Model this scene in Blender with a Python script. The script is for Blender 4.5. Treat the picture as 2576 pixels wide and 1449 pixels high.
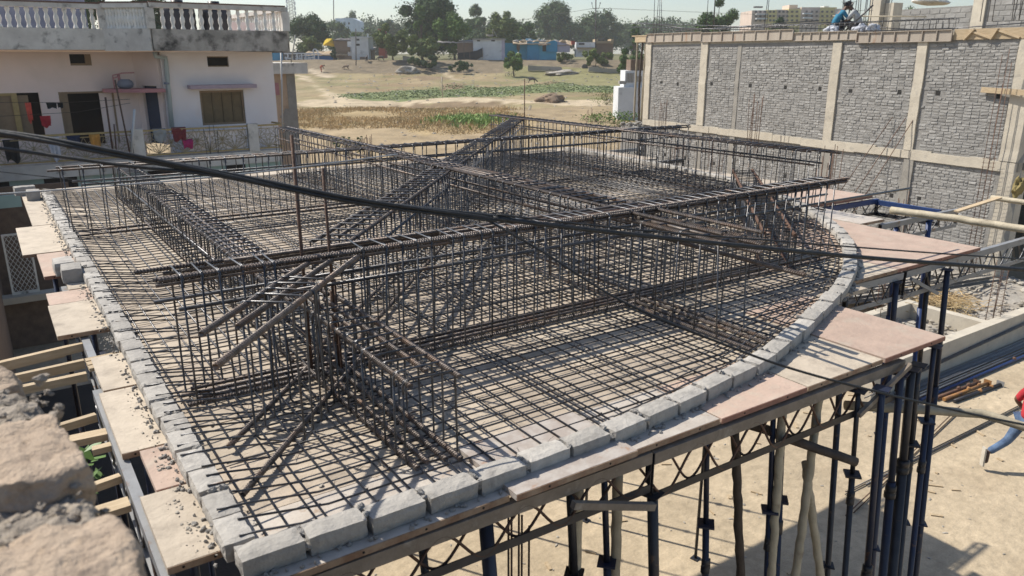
import bpy, math, random
from mathutils import Vector, Matrix, noise
random.seed(7)
PI = math.pi
for o in list(bpy.data.objects): bpy.data.objects.remove(o)
SC = bpy.context.scene
COL = SC.collection
R = math.radians

# ------------------------------------------------------------------ camera, sky, sun, exposure
CAMZ = 6.3
PITCH = math.atan((724.5 - 142) / 1932.0)          # survey of the photograph: horizon and focal length
HEAD = R(56.0)                                     # heading from +X; X and Y are the slab's own axes
FH = Vector((math.cos(HEAD), math.sin(HEAD), 0)); RT = Vector((math.sin(HEAD), -math.cos(HEAD), 0))
FW = FH * math.cos(PITCH) - Vector((0, 0, 1)) * math.sin(PITCH)
DN = -Vector((0, 0, 1)) * math.cos(PITCH) - FH * math.sin(PITCH)
cam = bpy.data.cameras.new('camera'); camo = bpy.data.objects.new('camera', cam); COL.objects.link(camo)
camo.location = (0, 0, CAMZ)
camo.rotation_euler = Matrix((RT, -DN, -FW)).transposed().to_euler()
cam.sensor_width = 36; cam.lens = 36 * 1932 / 2576; cam.clip_start = 0.05; cam.clip_end = 6000
cam.dof.use_dof = True; cam.dof.focus_distance = 5.0; cam.dof.aperture_fstop = 5.6
SC.camera = camo
SUN_AZ = R(121.2); SUN_EL = R(48)
W = bpy.data.worlds.new('World'); SC.world = W; W.use_nodes = True
nt = W.node_tree; nt.nodes.clear()
sky = nt.nodes.new('ShaderNodeTexSky'); sky.sky_type = 'NISHITA'; sky.sun_disc = False
sky.sun_elevation = SUN_EL; sky.sun_rotation = PI / 2 - SUN_AZ
sky.altitude = 200; sky.air_density = 1.0; sky.dust_density = 1.0; sky.ozone_density = 1.0
bg = nt.nodes.new('ShaderNodeBackground'); bg.inputs[1].default_value = 0.115
wo = nt.nodes.new('ShaderNodeOutputWorld')
nt.links.new(sky.outputs[0], bg.inputs[0]); nt.links.new(bg.outputs[0], wo.inputs[0])
sl = bpy.data.lights.new('sun', 'SUN'); sl.energy = 5.0; sl.angle = R(0.53); sl.color = (1, 0.935, 0.83)
so = bpy.data.objects.new('sun', sl); COL.objects.link(so)
sdir = Vector((math.cos(SUN_EL) * math.cos(SUN_AZ), math.cos(SUN_EL) * math.sin(SUN_AZ), math.sin(SUN_EL)))
so.rotation_euler = sdir.to_track_quat('Z', 'Y').to_euler(); so.location = (0, 0, 60)
vs = SC.view_settings; vs.view_transform = 'Standard'; vs.look = 'None'; vs.exposure = 0.25; vs.gamma = 1
vs.use_curve_mapping = False
SC.render.engine = 'CYCLES'; cy = SC.cycles
cy.use_denoising = True; cy.max_bounces = 5; cy.diffuse_bounces = 2; cy.glossy_bounces = 2
cy.transmission_bounces = 2; cy.volume_bounces = 1; cy.transparent_max_bounces = 6
cy.caustics_reflective = False; cy.caustics_refractive = False

# ------------------------------------------------------------------ survey helpers (photo point -> place in the world)
def ray(x, y): return FW + RT * ((x - 1288) / 1932) + DN * ((y - 724.5) / 1932)
CC = Vector((0, 0, CAMZ))
def PZ(x, y, z): r = ray(x, y); return CC + r * ((z - CAMZ) / r.z)
def PY(x, y, Y): r = ray(x, y); return CC + r * (Y / r.y)
def PX(x, y, X): r = ray(x, y); return CC + r * (X / r.x)
def PD(x, y, d): r = ray(x, y); return CC + r * (d / Vector((r.x, r.y, 0)).dot(FH))   # d metres ahead on the level
def HN(p): return Vector(p)

# ------------------------------------------------------------------ mesh helpers
class MB:
    def __init__(s): s.v = []; s.f = []; s.sm = []
    def add(s, vs, fs, smooth=False):
        b = len(s.v); s.v += [tuple(v) for v in vs]; s.f += [tuple(b + i for i in f) for f in fs]; s.sm += [smooth] * len(fs); return s
    def box(s, c, d, rz=0, M=None):
        x, y, z = d[0] / 2, d[1] / 2, d[2] / 2
        vs = [Vector((a * x, b * y, e * z)) for e in (-1, 1) for b in (-1, 1) for a in (-1, 1)]
        if M is None: M = Matrix.Rotation(rz, 3, 'Z')
        return s.add([M @ v + Vector(c) for v in vs], [(0, 2, 3, 1), (4, 5, 7, 6), (0, 1, 5, 4), (2, 6, 7, 3), (0, 4, 6, 2), (1, 3, 7, 5)])
    def bb(s, a, b):
        return s.box([(a[i] + b[i]) / 2 for i in range(3)], [abs(b[i] - a[i]) for i in range(3)])
    def beam(s, p0, p1, w, h, up=(0, 0, 1)):
        p0 = Vector(p0); p1 = Vector(p1); d = p1 - p0; L = d.length; x = d.normalized()
        y = Vector(up).cross(x)
        if y.length < 1e-4: y = Vector((0, 1, 0))
        y.normalize(); z = x.cross(y)
        return s.box((p0 + p1) / 2, (L, w, h), M=Matrix((x, y, z)).transposed())
    def tube(s, pts, r, n=6, cap=True, smooth=True):
        pts = [Vector(p) for p in pts]; k = len(pts)
        rr = r if isinstance(r, (list, tuple)) else [r] * k
        vs = []; t0 = (pts[1] - pts[0]).normalized()
        u = t0.cross(Vector((0, 0, 1)))
        if u.length < 1e-3: u = t0.cross(Vector((0, 1, 0)))
        u.normalize()
        for i, p in enumerate(pts):
            if 0 < i < k - 1: t = ((pts[i + 1] - p).normalized() + (p - pts[i - 1]).normalized())
            elif i == 0: t = pts[1] - p
            else: t = p - pts[i - 1]
            t.normalize(); u = (u - t * u.dot(t))
            u = u.normalized() if u.length > 1e-6 else Vector((1, 0, 0)); w = t.cross(u)
            for j in range(n):
                a = 2 * PI * j / n; vs.append(p + (u * math.cos(a) + w * math.sin(a)) * rr[i])
        fs = [(i * n + j, i * n + (j + 1) % n, (i + 1) * n + (j + 1) % n, (i + 1) * n + j) for i in range(k - 1) for j in range(n)]
        s.add(vs, fs, smooth)
        if cap: b = len(s.v) - k * n; s.f += [tuple(b + j for j in reversed(range(n))), tuple(b + (k - 1) * n + j for j in range(n))]; s.sm += [False, False]
        return s
    def lathe(s, prof, c=(0, 0, 0), n=10, smooth=True):
        vs = [Vector((c[0] + r * math.cos(2 * PI * j / n), c[1] + r * math.sin(2 * PI * j / n), c[2] + z)) for r, z in prof for j in range(n)]
        k = len(prof)
        s.add(vs, [(i * n + j, i * n + (j + 1) % n, (i + 1) * n + (j + 1) % n, (i + 1) * n + j) for i in range(k - 1) for j in range(n)], smooth)
        b = len(s.v) - k * n; s.f += [tuple(b + j for j in reversed(range(n))), tuple(b + (k - 1) * n + j for j in range(n))]; s.sm += [False, False]
        return s
    def prism(s, poly, z0, z1):
        n = len(poly); vs = [(p[0], p[1], z0) for p in poly] + [(p[0], p[1], z1) for p in poly]
        return s.add(vs, [tuple(reversed(range(n))), tuple(range(n, 2 * n))] + [(i, (i + 1) % n, n + (i + 1) % n, n + i) for i in range(n)])
    def quad(s, a, b, c, d): return s.add([a, b, c, d], [(0, 1, 2, 3)])
    def rock(s, c, d, seed=0, amp=.25, sub=1, rz=0):
        t = (1 + 5 ** .5) / 2
        vs = [Vector(v).normalized() for v in ((-1, t, 0), (1, t, 0), (-1, -t, 0), (1, -t, 0), (0, -1, t), (0, 1, t), (0, -1, -t), (0, 1, -t), (t, 0, -1), (t, 0, 1), (-t, 0, -1), (-t, 0, 1))]
        fs = [(0, 11, 5), (0, 5, 1), (0, 1, 7), (0, 7, 10), (0, 10, 11), (1, 5, 9), (5, 11, 4), (11, 10, 2), (10, 7, 6), (7, 1, 8), (3, 9, 4), (3, 4, 2), (3, 2, 6), (3, 6, 8), (3, 8, 9), (4, 9, 5), (2, 4, 11), (6, 2, 10), (8, 6, 7), (9, 8, 1)]
        for _ in range(sub):
            cache = {}; nf = []
            def mid(a, b):
                k = (min(a, b), max(a, b))
                if k not in cache: cache[k] = len(vs); vs.append(((vs[a] + vs[b]) / 2).normalized())
                return cache[k]
            for a, b, e in fs:
                x, y, z = mid(a, b), mid(b, e), mid(e, a); nf += [(a, x, z), (b, y, x), (e, z, y), (x, y, z)]
            fs = nf
        M = Matrix.Rotation(rz, 3, 'Z'); o = Vector((seed * 3.7, seed * 1.3, seed * 2.1)); out = []
        for v in vs:
            k = 1 + amp * noise.noise(v * 1.7 + o) * 2
            out.append(M @ Vector((v.x * d[0] / 2 * k, v.y * d[1] / 2 * k, v.z * d[2] / 2 * k)) + Vector(c))
        return s.add(out, fs, False)
    def mesh(s, name, mat=None):
        me = bpy.data.meshes.new(name); me.from_pydata(s.v, [], s.f)
        me.polygons.foreach_set('use_smooth', s.sm)
        if mat: me.materials.append(mat)
        me.update(); return me
    def build(s, name, mat, parent=None, loc=None, rz=None):
        return link(name, s.mesh(name, mat), parent, loc, rz)
def link(name, me, parent=None, loc=None, rz=None):
    o = bpy.data.objects.new(name, me); COL.objects.link(o)
    if parent: o.parent = parent
    if loc is not None: o.location = loc
    if rz is not None: o.rotation_euler = (0, 0, rz)
    return o
def tag(o, label=None, cat=None, group=None, kind=None):
    if label: o['label'] = label
    if cat: o['category'] = cat
    if group: o['group'] = group
    if kind: o['kind'] = kind
    return o
def thing(name, label, cat, loc=(0, 0, 0), rz=0, group=None):
    o = bpy.data.objects.new(name, None); COL.objects.link(o); o.location = loc; o.rotation_euler = (0, 0, rz)
    o.empty_display_size = .1
    return tag(o, label, cat, group)
# the slab and all that carries it stand close by: they were laid out enlarged and are brought to
# their true size about the survey station
K = .46
def tops(): return {o for o in bpy.data.objects if o.parent is None}
def true_size(before):
    for o in tops() - before: o.location = CC + (Vector(o.location) - CC) * K; o.scale = Vector(o.scale) * K
def rnd(a, b): return random.uniform(a, b)

# ------------------------------------------------------------------ materials
def mat(name, c1, c2=None, rough=.85, scale=5, lo=.35, hi=.65, vary=.12, bump=.25, bscale=30, metal=0, spec=.5, c3=None, s3=2, lo3=.55, hi3=.7, detail=5, stretch=(1, 1, 1), dist=.02):
    m = bpy.data.materials.new(name); m.use_nodes = True; t = m.node_tree; N = t.nodes; Lk = t.links.new
    b = N['Principled BSDF']; b.inputs['Roughness'].default_value = rough; b.inputs['Metallic'].default_value = metal
    b.inputs['Specular IOR Level'].default_value = spec
    tc = N.new('ShaderNodeTexCoord'); oi = N.new('ShaderNodeObjectInfo')
    off = N.new('ShaderNodeVectorMath'); off.operation = 'MULTIPLY_ADD'
    comb = N.new('ShaderNodeCombineXYZ')
    for i in range(3): Lk(oi.outputs['Random'], comb.inputs[i])
    Lk(comb.outputs[0], off.inputs[0]); off.inputs[1].default_value = (37, 53, 71)
    mp = N.new('ShaderNodeMapping'); mp.inputs['Scale'].default_value = stretch
    Lk(tc.outputs['Object'], mp.inputs[0]); Lk(mp.outputs[0], off.inputs[2])
    def nz(sc, det=detail):
        n = N.new('ShaderNodeTexNoise'); n.inputs['Scale'].default_value = sc; n.inputs['Detail'].default_value = det
        n.inputs['Roughness'].default_value = .6; Lk(off.outputs[0], n.inputs['Vector']); return n
    def ramp(src, a, e):
        r = N.new('ShaderNodeMapRange'); r.inputs[1].default_value = a; r.inputs[2].default_value = e; Lk(src, r.inputs[0]); return r.outputs[0]
    def mix(f, a, e):
        x = N.new('ShaderNodeMix'); x.data_type = 'RGBA'; Lk(f, x.inputs[0])
        for i, q in ((6, a), (7, e)):
            if isinstance(q, tuple): x.inputs[i].default_value = (*q, 1)
            else: Lk(q, x.inputs[i])
        return x.outputs[2]
    c2 = c2 or tuple(v * .72 for v in c1)
    col = mix(ramp(nz(scale).outputs[0], lo, hi), c1, c2)
    if c3: col = mix(ramp(nz(s3).outputs[0], lo3, hi3), col, c3)
    hs = N.new('ShaderNodeHueSaturation'); Lk(col, hs.inputs['Color'])
    mr = N.new('ShaderNodeMapRange'); mr.inputs[3].default_value = 1 - vary; mr.inputs[4].default_value = 1 + vary
    Lk(oi.outputs['Random'], mr.inputs[0]); Lk(mr.outputs[0], hs.inputs['Value'])
    Lk(hs.outputs[0], b.inputs['Base Color'])
    if bump:
        bp = N.new('ShaderNodeBump'); bp.inputs['Strength'].default_value = bump; bp.inputs['Distance'].default_value = dist
        Lk(nz(bscale, 4).outputs[0], bp.inputs['Height']); Lk(bp.outputs[0], b.inputs['Normal'])
    return m
MT = {}
def m_(k, *a, **kw): MT[k] = mat(k, *a, **kw); return MT[k]
m_('steel', (.125, .125, .13), (.065, .065, .068), rough=.38, scale=9, vary=.3, bump=0, metal=.7, spec=.5, c3=(.11, .072, .05), s3=3, lo3=.58, hi3=.72)
m_('steel_thick', (.145, .115, .097), (.06, .051, .045), rough=.42, scale=14, vary=.25, bump=.2, bscale=60, metal=.35, spec=.5, c3=(.14, .085, .053), s3=4, lo3=.52, hi3=.7)
m_('rust', (.15, .078, .047), (.075, .042, .03), rough=.75, scale=12, vary=.25, bump=.2, bscale=50)
m_('rim_pink', (.30, .155, .11), (.22, .11, .08), rough=.8, scale=8, bump=.2, bscale=40)
m_('rim_brown', (.33, .24, .165), (.22, .13, .08), rough=.8, scale=8, bump=.2, bscale=40)
m_('wire', (.05, .045, .04), rough=.6, bump=0)
m_('deck', (.47, .395, .31), (.37, .31, .243), rough=.85, scale=3.5, vary=.09, bump=.25, bscale=18, c3=(.29, .243, .19), s3=4.5, lo3=.52, hi3=.72, detail=10)
m_('deck_pink', (.49, .365, .29), (.41, .305, .243), rough=.85, scale=3.5, vary=.09, bump=.25, bscale=18, c3=(.45, .375, .30), s3=4.5, lo3=.52, hi3=.72, detail=10)
m_('deck_beige', (.52, .445, .35), (.43, .365, .285), rough=.85, scale=3.5, vary=.09, bump=.25, bscale=18, c3=(.33, .278, .22), s3=4.5, lo3=.52, hi3=.72, detail=10)
m_('deck_grey', (.52, .47, .41), (.42, .37, .32), rough=.7, scale=4, vary=.06, bump=.15, bscale=30, c3=(.36, .27, .2), s3=9, lo3=.6, hi3=.7)
m_('rusty_plate', (.44, .40, .36), (.37, .32, .28), rough=.75, scale=5, lo=.42, hi=.55, bump=.15, bscale=30, c3=(.34, .19, .11), s3=6, lo3=.62, hi3=.72)
m_('block', (.43, .405, .365), (.35, .33, .30), rough=.95, scale=9, vary=.14, bump=.35, bscale=26, c3=(.25, .235, .213), s3=7, lo3=.54, hi3=.74, detail=9)
m_('mortar', (.36, .34, .31), (.27, .255, .235), rough=.97, scale=12, vary=.05, bump=.7, bscale=50)
m_('crumb', (.40, .365, .31), (.32, .29, .245), rough=.97, scale=20, bump=.4)

# ------------------------------------------------------------------ the slab: formwork deck
S = 3.4
B4 = tops()
FRONT = [(.80, 3.97), (1.79, 3.96), (2.63, 3.97), (3.68, 4.0), (4.46, 4.08), (5.27, 4.20), (6.01, 4.34), (7.08, 4.70), (9.0, 5.47), (10.62, 6.46), (11.95, 7.66), (13.3, 9.45), (14.35, 11.6), (14.95, 14.2), (15.2, 17), (15.25, 19.7)]
def smooth_path(P, k=8):
    out = []
    for i in range(len(P) - 1):
        p0 = P[max(i - 1, 0)]; p1 = P[i]; p2 = P[i + 1]; p3 = P[min(i + 2, len(P) - 1)]
        for j in range(k):
            t = j / k
            out.append(tuple(.5 * ((2 * p1[a]) + (-p0[a] + p2[a]) * t + (2 * p0[a] - 5 * p1[a] + 4 * p2[a] - p3[a]) * t * t + (-p0[a] + 3 * p1[a] - 3 * p2[a] + p3[a]) * t ** 3) for a in range(len(p1))))
    return out + [P[-1]]
FP = smooth_path(FRONT, 10)
YB = 19.75
def yfront(x):
    for a, b in zip(FP, FP[1:]):
        if a[0] <= x <= b[0] and b[0] > a[0]: return a[1] + (b[1] - a[1]) * (x - a[0]) / (b[0] - a[0])
    return 3.97 if x < 1 else 99
def xright(y):
    best = 15.25
    for a, b in zip(FP, FP[1:]):
        if a[1] <= y <= b[1] and b[1] > a[1]: best = a[0] + (b[0] - a[0]) * (y - a[1]) / (b[1] - a[1])
    return best

deck = thing('formwork_deck', 'beige formwork deck of plates under the rebar mat of the slab', 'formwork', (0, 0, S))
def plate_mesh(w, l, t, mt, holes=False):
    b = MB(); e = .006
    b.prism([(-w / 2 + e, -l / 2 + e), (w / 2 - e, -l / 2 + e), (w / 2 - e, l / 2 - e), (-w / 2 + e, l / 2 - e)], -t, 0)
    return b.mesh('plate', mt)
PM = [plate_mesh(1.2, .75, .05, MT[k]) for k in ('deck', 'deck', 'deck_beige', 'deck_beige', 'deck')]
x0 = .30
for j in range(21):
    y = 4.62 + .75 * (j + .5)
    for i in range(13):
        x = .84 + 1.2 * (i + .5)
        if y - .375 > YB + .2: continue
        if x - .6 > 15.7: continue
        if y < 10 and x + .6 > xright(y) + .7: continue
        if y + .375 < yfront(min(x + .3, 15.2)) - .35 and x > 6: continue
        o = link('plate', PM[(i * 7 + j * 3 + (i * j) % 5) % 5], deck, (x, y, rnd(-.004, 0)))
# plates that reach out past the block kerb: each lies loose on the trusses
def out_plate(name_label, x0, x1, y0, y1, mt, dz=0, t=.05, rz=0, cat='formwork plate'):
    b = MB(); hx, hy = (x1 - x0) / 2, (y1 - y0) / 2
    b.box((0, 0, -t / 2), (hx * 2 - .008, hy * 2 - .008, t))
    o = b.build('formwork_plate', MT[mt], None, ((x0 + x1) / 2, (y0 + y1) / 2, S + .002 + dz), rz)
    # pressed rim holes along the front edge
    rm = MB(); rm.bb((-hx + .005, -hy - .003, -t + .001), (hx - .005, -hy + .006, -.003)); rm.build('rim', MT['rim_pink' if 'pink' in mt else 'rim_brown'], o)
    h = MB()
    n = max(2, int((x1 - x0) / .4))
    for k in range(n):
        xx = -hx + (k + .5) * 2 * hx / n
        h.tube([(xx, -hy + .0, -t * .5), (xx, -hy - .005, -t * .5)], .009, 8)
    h.build('rim_hole', MT['hole'], o)
    return tag(o, name_label, cat, 'formwork plates reaching past the block kerb')
m_('hole', (.012, .012, .012), rough=.9, bump=0)
out_plate('long pale rust-flecked formwork plate at the near corner of the slab', .86, 2.60, 3.88, 4.62, 'deck_grey', -.003)
out_plate('grey formwork plate with rust-orange rim and fallen mortar under the front kerb', 2.60, 3.72, 3.80, 4.62, 'rusty_plate', .035)
out_plate('worn grey plate with brown rim just left of the small pink plate', 3.73, 4.70, 3.86, 4.62, 'deck_grey', 0)
out_plate('small pink formwork plate on the front truss beside the kerb', 4.71, 5.86, 3.85, 4.62, 'deck_pink', 0)
out_plate('cream plate between two pink plates on the front truss', 5.87, 7.07, 3.85, 5.0, 'deck_beige', 0)
out_plate('large pink plate at the end of the front truss over the props', 7.08, 8.22, 3.83, 5.6, 'deck_pink', .012)
out_plate('narrow pale plate with brown rim by the bulge of the curved kerb', 9.30, 10.43, 5.66, 7.4, 'deck_beige', 0)
out_plate('big pink plate behind the thick cable right of the curved kerb', 10.44, 12.78, 5.66, 8.5, 'deck_pink', 0)
out_plate('thick grey plate beyond the big pink plate', 12.80, 13.56, 7.75, 9.2, 'deck_grey', .01)
out_plate('pale pink plate with dark rim on the farthest right truss', 13.57, 15.72, 9.32, 11.6, 'deck_pink', .01)
out_plate('long pale plate along the far right edge of the slab', 14.9, 15.75, 11.62, 16.2, 'deck_beige', .0)
for y0, y1, xl, mt, lb in ((15.9, 20.3, .42, 'deck_beige', 'farthest pale plate outside the left kerb beside the house'), (13.55, 15.88, .16, 'deck_beige', 'pale plate sticking out farthest to the left by the white gate'), (12.0, 13.5, .34, 'deck_pink', 'pinkish plate behind the loose blocks outside the left kerb'), (11.1, 11.98, .56, 'deck_beige', 'short plate under the loose grey blocks on the left'), (10.5, 11.08, .30, 'deck_pink', 'small pink-rimmed plate in front of the loose blocks'), (9.2, 10.48, .28, 'deck_beige', 'square tan plate jutting left with a red-brown edge'), (7.35, 8.3, .50, 'deck_beige', 'cream plate beside the three wooden joists'), (6.0, 7.33, .46, 'deck_beige', 'cracked cream plate with mud along the left kerb'), (5.3, 5.98, .58, 'deck_pink', 'small orange-stained plate by the stacked planks'), (4.35, 5.28, .47, 'deck_beige', 'nearest cream plate with a torn notch left of the kerb')):
    out_plate(lb, xl, .838, y0, y1, mt, rnd(-.004, .006))

# ------------------------------------------------------------------ block kerb round the slab edge
def block_mesh(seed, L=.385, Wd=.19, H=.128):
    """a solid cement block with knocked edges"""
    r = random.Random(seed); b = MB(); nx, ny, nz = 6, 3, 3
    idx = {}; vs = []; fs = []
    def g(i, j, k):
        if (i, j, k) in idx: return idx[(i, j, k)]
        x = (i / nx - .5) * L; y = (j / ny - .5) * Wd; z = k / nz * H
        ex = (abs(i - nx / 2) == nx / 2) + (abs(j - ny / 2) == ny / 2) + (k == nz) + (k == 0)
        if ex >= 2:
            q = .004 + r.random() * .007
            x -= math.copysign(q, x) * (abs(i - nx / 2) == nx / 2); y -= math.copysign(q, y) * (abs(j - ny / 2) == ny / 2)
            z -= q * (k == nz) * .9
        x += r.uniform(-.002, .002); y += r.uniform(-.002, .002); z += r.uniform(-.002, .002) * (k > 0)
        idx[(i, j, k)] = len(vs); vs.append((x, y, z)); return idx[(i, j, k)]
    for i in range(nx):
        for j in range(ny): fs.append((g(i, j, nz), g(i + 1, j, nz), g(i + 1, j + 1, nz), g(i, j + 1, nz)))
    for k in range(nz):
        for i in range(nx):
            fs.append((g(i, 0, k), g(i + 1, 0, k), g(i + 1, 0, k + 1), g(i, 0, k + 1))); fs.append((g(i + 1, ny, k), g(i, ny, k), g(i, ny, k + 1), g(i + 1, ny, k + 1)))
        for j in range(ny):
            fs.append((g(0, j + 1, k), g(0, j, k), g(0, j, k + 1), g(0, j + 1, k + 1))); fs.append((g(nx, j, k), g(nx, j + 1, k), g(nx, j + 1, k + 1), g(nx, j, k + 1)))
    b.add(vs, fs); return b.mesh('block', MT['block'])
BM = [block_mesh(i) for i in range(8)]
def lumps(b, c, n, sp, size, seed):
    r = random.Random(seed)
    for _ in range(n):
        q = size * r.uniform(.4, 1.3)
        b.rock((c[0] + r.gauss(0, sp[0]), c[1] + r.gauss(0, sp[1]), c[2] + q * .15), (q * r.uniform(.8, 1.6), q * r.uniform(.8, 1.4), q * .8), r.random() * 90, .35, 0, r.random() * 6)
def kerb(path, label, seed, side, BL=.405):
    k = thing('block_kerb', label, 'kerb', (path[0][0], path[0][1], S)); o0 = Vector((path[0][0], path[0][1], 0))
    r = random.Random(seed); mo = MB(); cr = MB()
    # walk the path block by block
    pts = [Vector((p[0], p[1], 0)) for p in path]; acc = [0]
    for a, c in zip(pts, pts[1:]): acc.append(acc[-1] + (c - a).length)
    def atl(s):
        for i in range(len(pts) - 1):
            if acc[i + 1] >= s: return pts[i].lerp(pts[i + 1], (s - acc[i]) / max(1e-6, acc[i + 1] - acc[i]))
        return pts[-1]
    s = BL / 2; n = 0
    while s + BL / 2 < acc[-1]:
        a = atl(s - BL / 2); c = atl(s + BL / 2); p = (a + c) / 2 + Vector((r.uniform(-.008, .008), r.uniform(-.008, .008), 0)); rz = math.atan2(c.y - a.y, c.x - a.x) + r.uniform(-.02, .02)
        link('block', BM[r.randrange(8)], k, p - o0 + Vector((0, 0, .002)), rz + (PI if r.random() < .5 else 0)).scale = (BL / .405 * r.uniform(.97, 1.01), 1, r.uniform(.93, 1.06))
        d = (c - a).normalized(); nn = Vector((-d.y, d.x, 0)) * side      # outward
        j = atl(s + BL / 2) - o0
        for q in range(7): mo.rock(j + nn * r.uniform(-.09, .085) + Vector((0, 0, r.uniform(.03, .128))), (.045, .07, .05), r.random() * 99, .35, 0, r.random() * 6)
        for q in range(7): cr.rock(p - o0 + d * r.uniform(-.2, .2) + nn * (.10 + abs(r.gauss(0, .035))) + Vector((0, 0, .008)), [r.uniform(.012, .045)] * 2 + [.03], r.random() * 99, .4, 0, r.random() * 6)
        s += BL; n += 1
    tag(mo.build('mortar', MT['mortar'], k), kind='stuff'); tag(cr.build('mortar_crumbs', MT['mortar'], k), kind='stuff')
    return k
kerb([(.87, 4.18 + i * .5) for i in range(31)] + [(.87, 19.7)], 'straight row of grey blocks along the left edge of the slab', 3, 1, .345)
kerb([(p[0], p[1] + .095) for p in FP], 'curved row of grey blocks along the front and right edge of the slab', 5, -1)
for (x, y, lb) in ((.66, 11.62, 'loose grey block on the left plates, the nearer of a touching pair'), (.60, 12.06, 'loose grey block on the left plates, the farther of a touching pair'), (.62, 19.0, 'loose grey block by the far end of the left kerb'), (.50, 19.75, 'grey block lying across the far left corner of the deck')):
    o = link('cement_block', BM[int(x * 100) % 8], None, (x, y, S + .012), PI / 2 + rnd(-.1, .1) if y < 19.5 else .1); o.scale = (1.05, 1.35, 1.5)
    tag(o, lb, 'block', 'loose blocks left of the kerb')
mud = MB(); rr = random.Random(5)
for i in range(420):
    y = rr.uniform(4.3, 15); c = rr.choice((.70, .74, .76, .66)) + rr.gauss(0, .03)
    q = rr.uniform(.004, .012) * (1 + .8 * (rr.random() < .1)); mud.rock((c, y, S + q * .3), (q * 1.4, q * 1.2, q), rr.random() * 99, .4, 0, rr.random() * 6)
for (x, y, n) in ((.70, 5.62, 16), (.66, 5.02, 12), (.70, 4.72, 12), (.72, 6.5, 10), (.72, 8.8, 14), (.70, 9.6, 10), (.72, 13, 10)): lumps(mud, (x, y, S), n, (.022, .05), .02, int(y * 10))
tag(mud.build('mud_crumbs', MT['crumb']), 'crumbled grey-brown mortar and mud strewn along the left kerb', 'debris', kind='stuff')

# ------------------------------------------------------------------ rebar mat
def bar_obj(p0, p1, r, mt, parent, n=5, name='bar'):
    p0 = Vector(p0); p1 = Vector(p1); b = MB(); d = p1 - p0
    b.tube([(0, 0, 0), (d.length, 0, 0)], r, n)
    o = b.build(name, MT[mt], parent, p0); o.rotation_euler = d.to_track_quat('X', 'Z').to_euler(); return o
def bent_bar(pts, r, mt, parent, n=5, name='bar'):
    p0 = Vector(pts[0]); b = MB(); b.tube([Vector(p) - p0 for p in pts], r, n); return b.build(name, MT[mt], parent, p0)
mat_o = thing('rebar_mat', 'grid of thin steel bars lying over the whole slab deck', 'rebar mat', (0, 0, 0))
tw = MB(); rr = random.Random(11)
def knot(b, p, q=.012, k=2, wl=.035):
    b.rock(p, (q * 1.7, q * 1.7, q * 1.5), rr.random() * 99, .3, 0)
    for _ in range(k):
        e = Vector(p) + Vector((rr.gauss(0, wl), rr.gauss(0, wl), abs(rr.gauss(0, wl * .7)) + .005)); b.tube([p, (Vector(p) + e) / 2 + Vector((0, 0, .008)), e], .0012, 3, False)
ys = []
y = 4.24
while y < 19.55:
    ys.append(y); y += rr.choice((.09, .13, .16, .18)) if y < 12 else rr.uniform(.16, .20)
for y in ys:
    xl = .78 + abs(rr.gauss(0, .12)); xr = xright(y - .1) - rr.uniform(.08, .2); a = rr.gauss(0, .012)
    z0 = S + .138 if xl < .98 else S + .03
    if xl < .98: bent_bar([(xl, y + a, z0), (1.02, y + a, S + .12), (1.5, y + a * .5, S + .036), (xr, y - a, S + .034)], .0084, 'steel', mat_o)
    else: bar_obj((xl, y + a, z0), (xr, y - a, S + .034 + rr.uniform(0, .004)), .0084, 'steel', mat_o)
xs = []; x = 1.02
while x < 15.1:
    xs.append(x); x += rr.choice((.08, .17, .19, .21, .24))
for x in xs:
    ya = yfront(x) + .17 + rr.uniform(0, .12)
    if x > 15: ya = 17
    a = rr.gauss(0, .012)
    bar_obj((x + a, ya, S + .047), (x - a, 19.5 - rr.uniform(0, .15), S + .047), .0084, 'steel', mat_o)
# upper layer over the inner bays
for y in ys:
    if y < 7.2 or rr.random() < .35: continue
    yy = y + .07; xl = 6.6 + rr.gauss(0, .15); xr = min(xright(yy) - .2, 14.9) - rr.uniform(0, .4)
    bar_obj((xl, yy, S + .085), (xr, yy + rr.gauss(0, .02), S + .085), .0084, 'steel', mat_o)
    if 7.2 < yy < 14 and rr.random() < .6: bar_obj((2.7 + rr.gauss(0, .1), yy, S + .075), (5.9 + rr.gauss(0, .1), yy + rr.gauss(0, .02), S + .075), .0084, 'steel', mat_o)
for x in xs:
    if 6.7 < x < 14.6 and rr.random() < .6: bar_obj((x + .06, max(7.3, yfront(x) + .4) + rr.uniform(0, .3), S + .097), (x + .06 + rr.gauss(0, .02), 19.2 - rr.uniform(0, .5), S + .097), .0084, 'steel', mat_o)
    elif 2.7 < x < 6 and rr.random() < .55: bar_obj((x + .07, 7.0 + rr.uniform(0, .4), S + .06), (x + .07, 14 - rr.uniform(0, .5), S + .06), .0084, 'steel', mat_o)
# doubled long bars sweeping along the curved front edge
for off, n in ((.28, 1), (.42, 2), (.60, 3)):
    pts = []
    for i, p in enumerate(FP):
        if p[0] < 2.9 + n or p[1] > 13: continue
        q = FP[min(i + 1, len(FP) - 1)]; d = Vector((q[0] - p[0], q[1] - p[1], 0))
        if d.length < 1e-5: continue
        d.normalize(); pts.append((p[0] - d.y * off, p[1] + d.x * off, S + .058 + .004 * n))
    bent_bar(pts[::3], .0075, 'steel', mat_o)
for y in ys[:60]:
    for x in xs:
        if y < yfront(x) + .12 or y > 12: continue
        near = y < 6.6 and x < 7
        if rr.random() < (.5 if near else .12): knot(tw, (x, y, S + .052), .011, 2 if near else 0)
tag(tw.build('tie_wire', MT['wire'], mat_o), kind='stuff')

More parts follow.
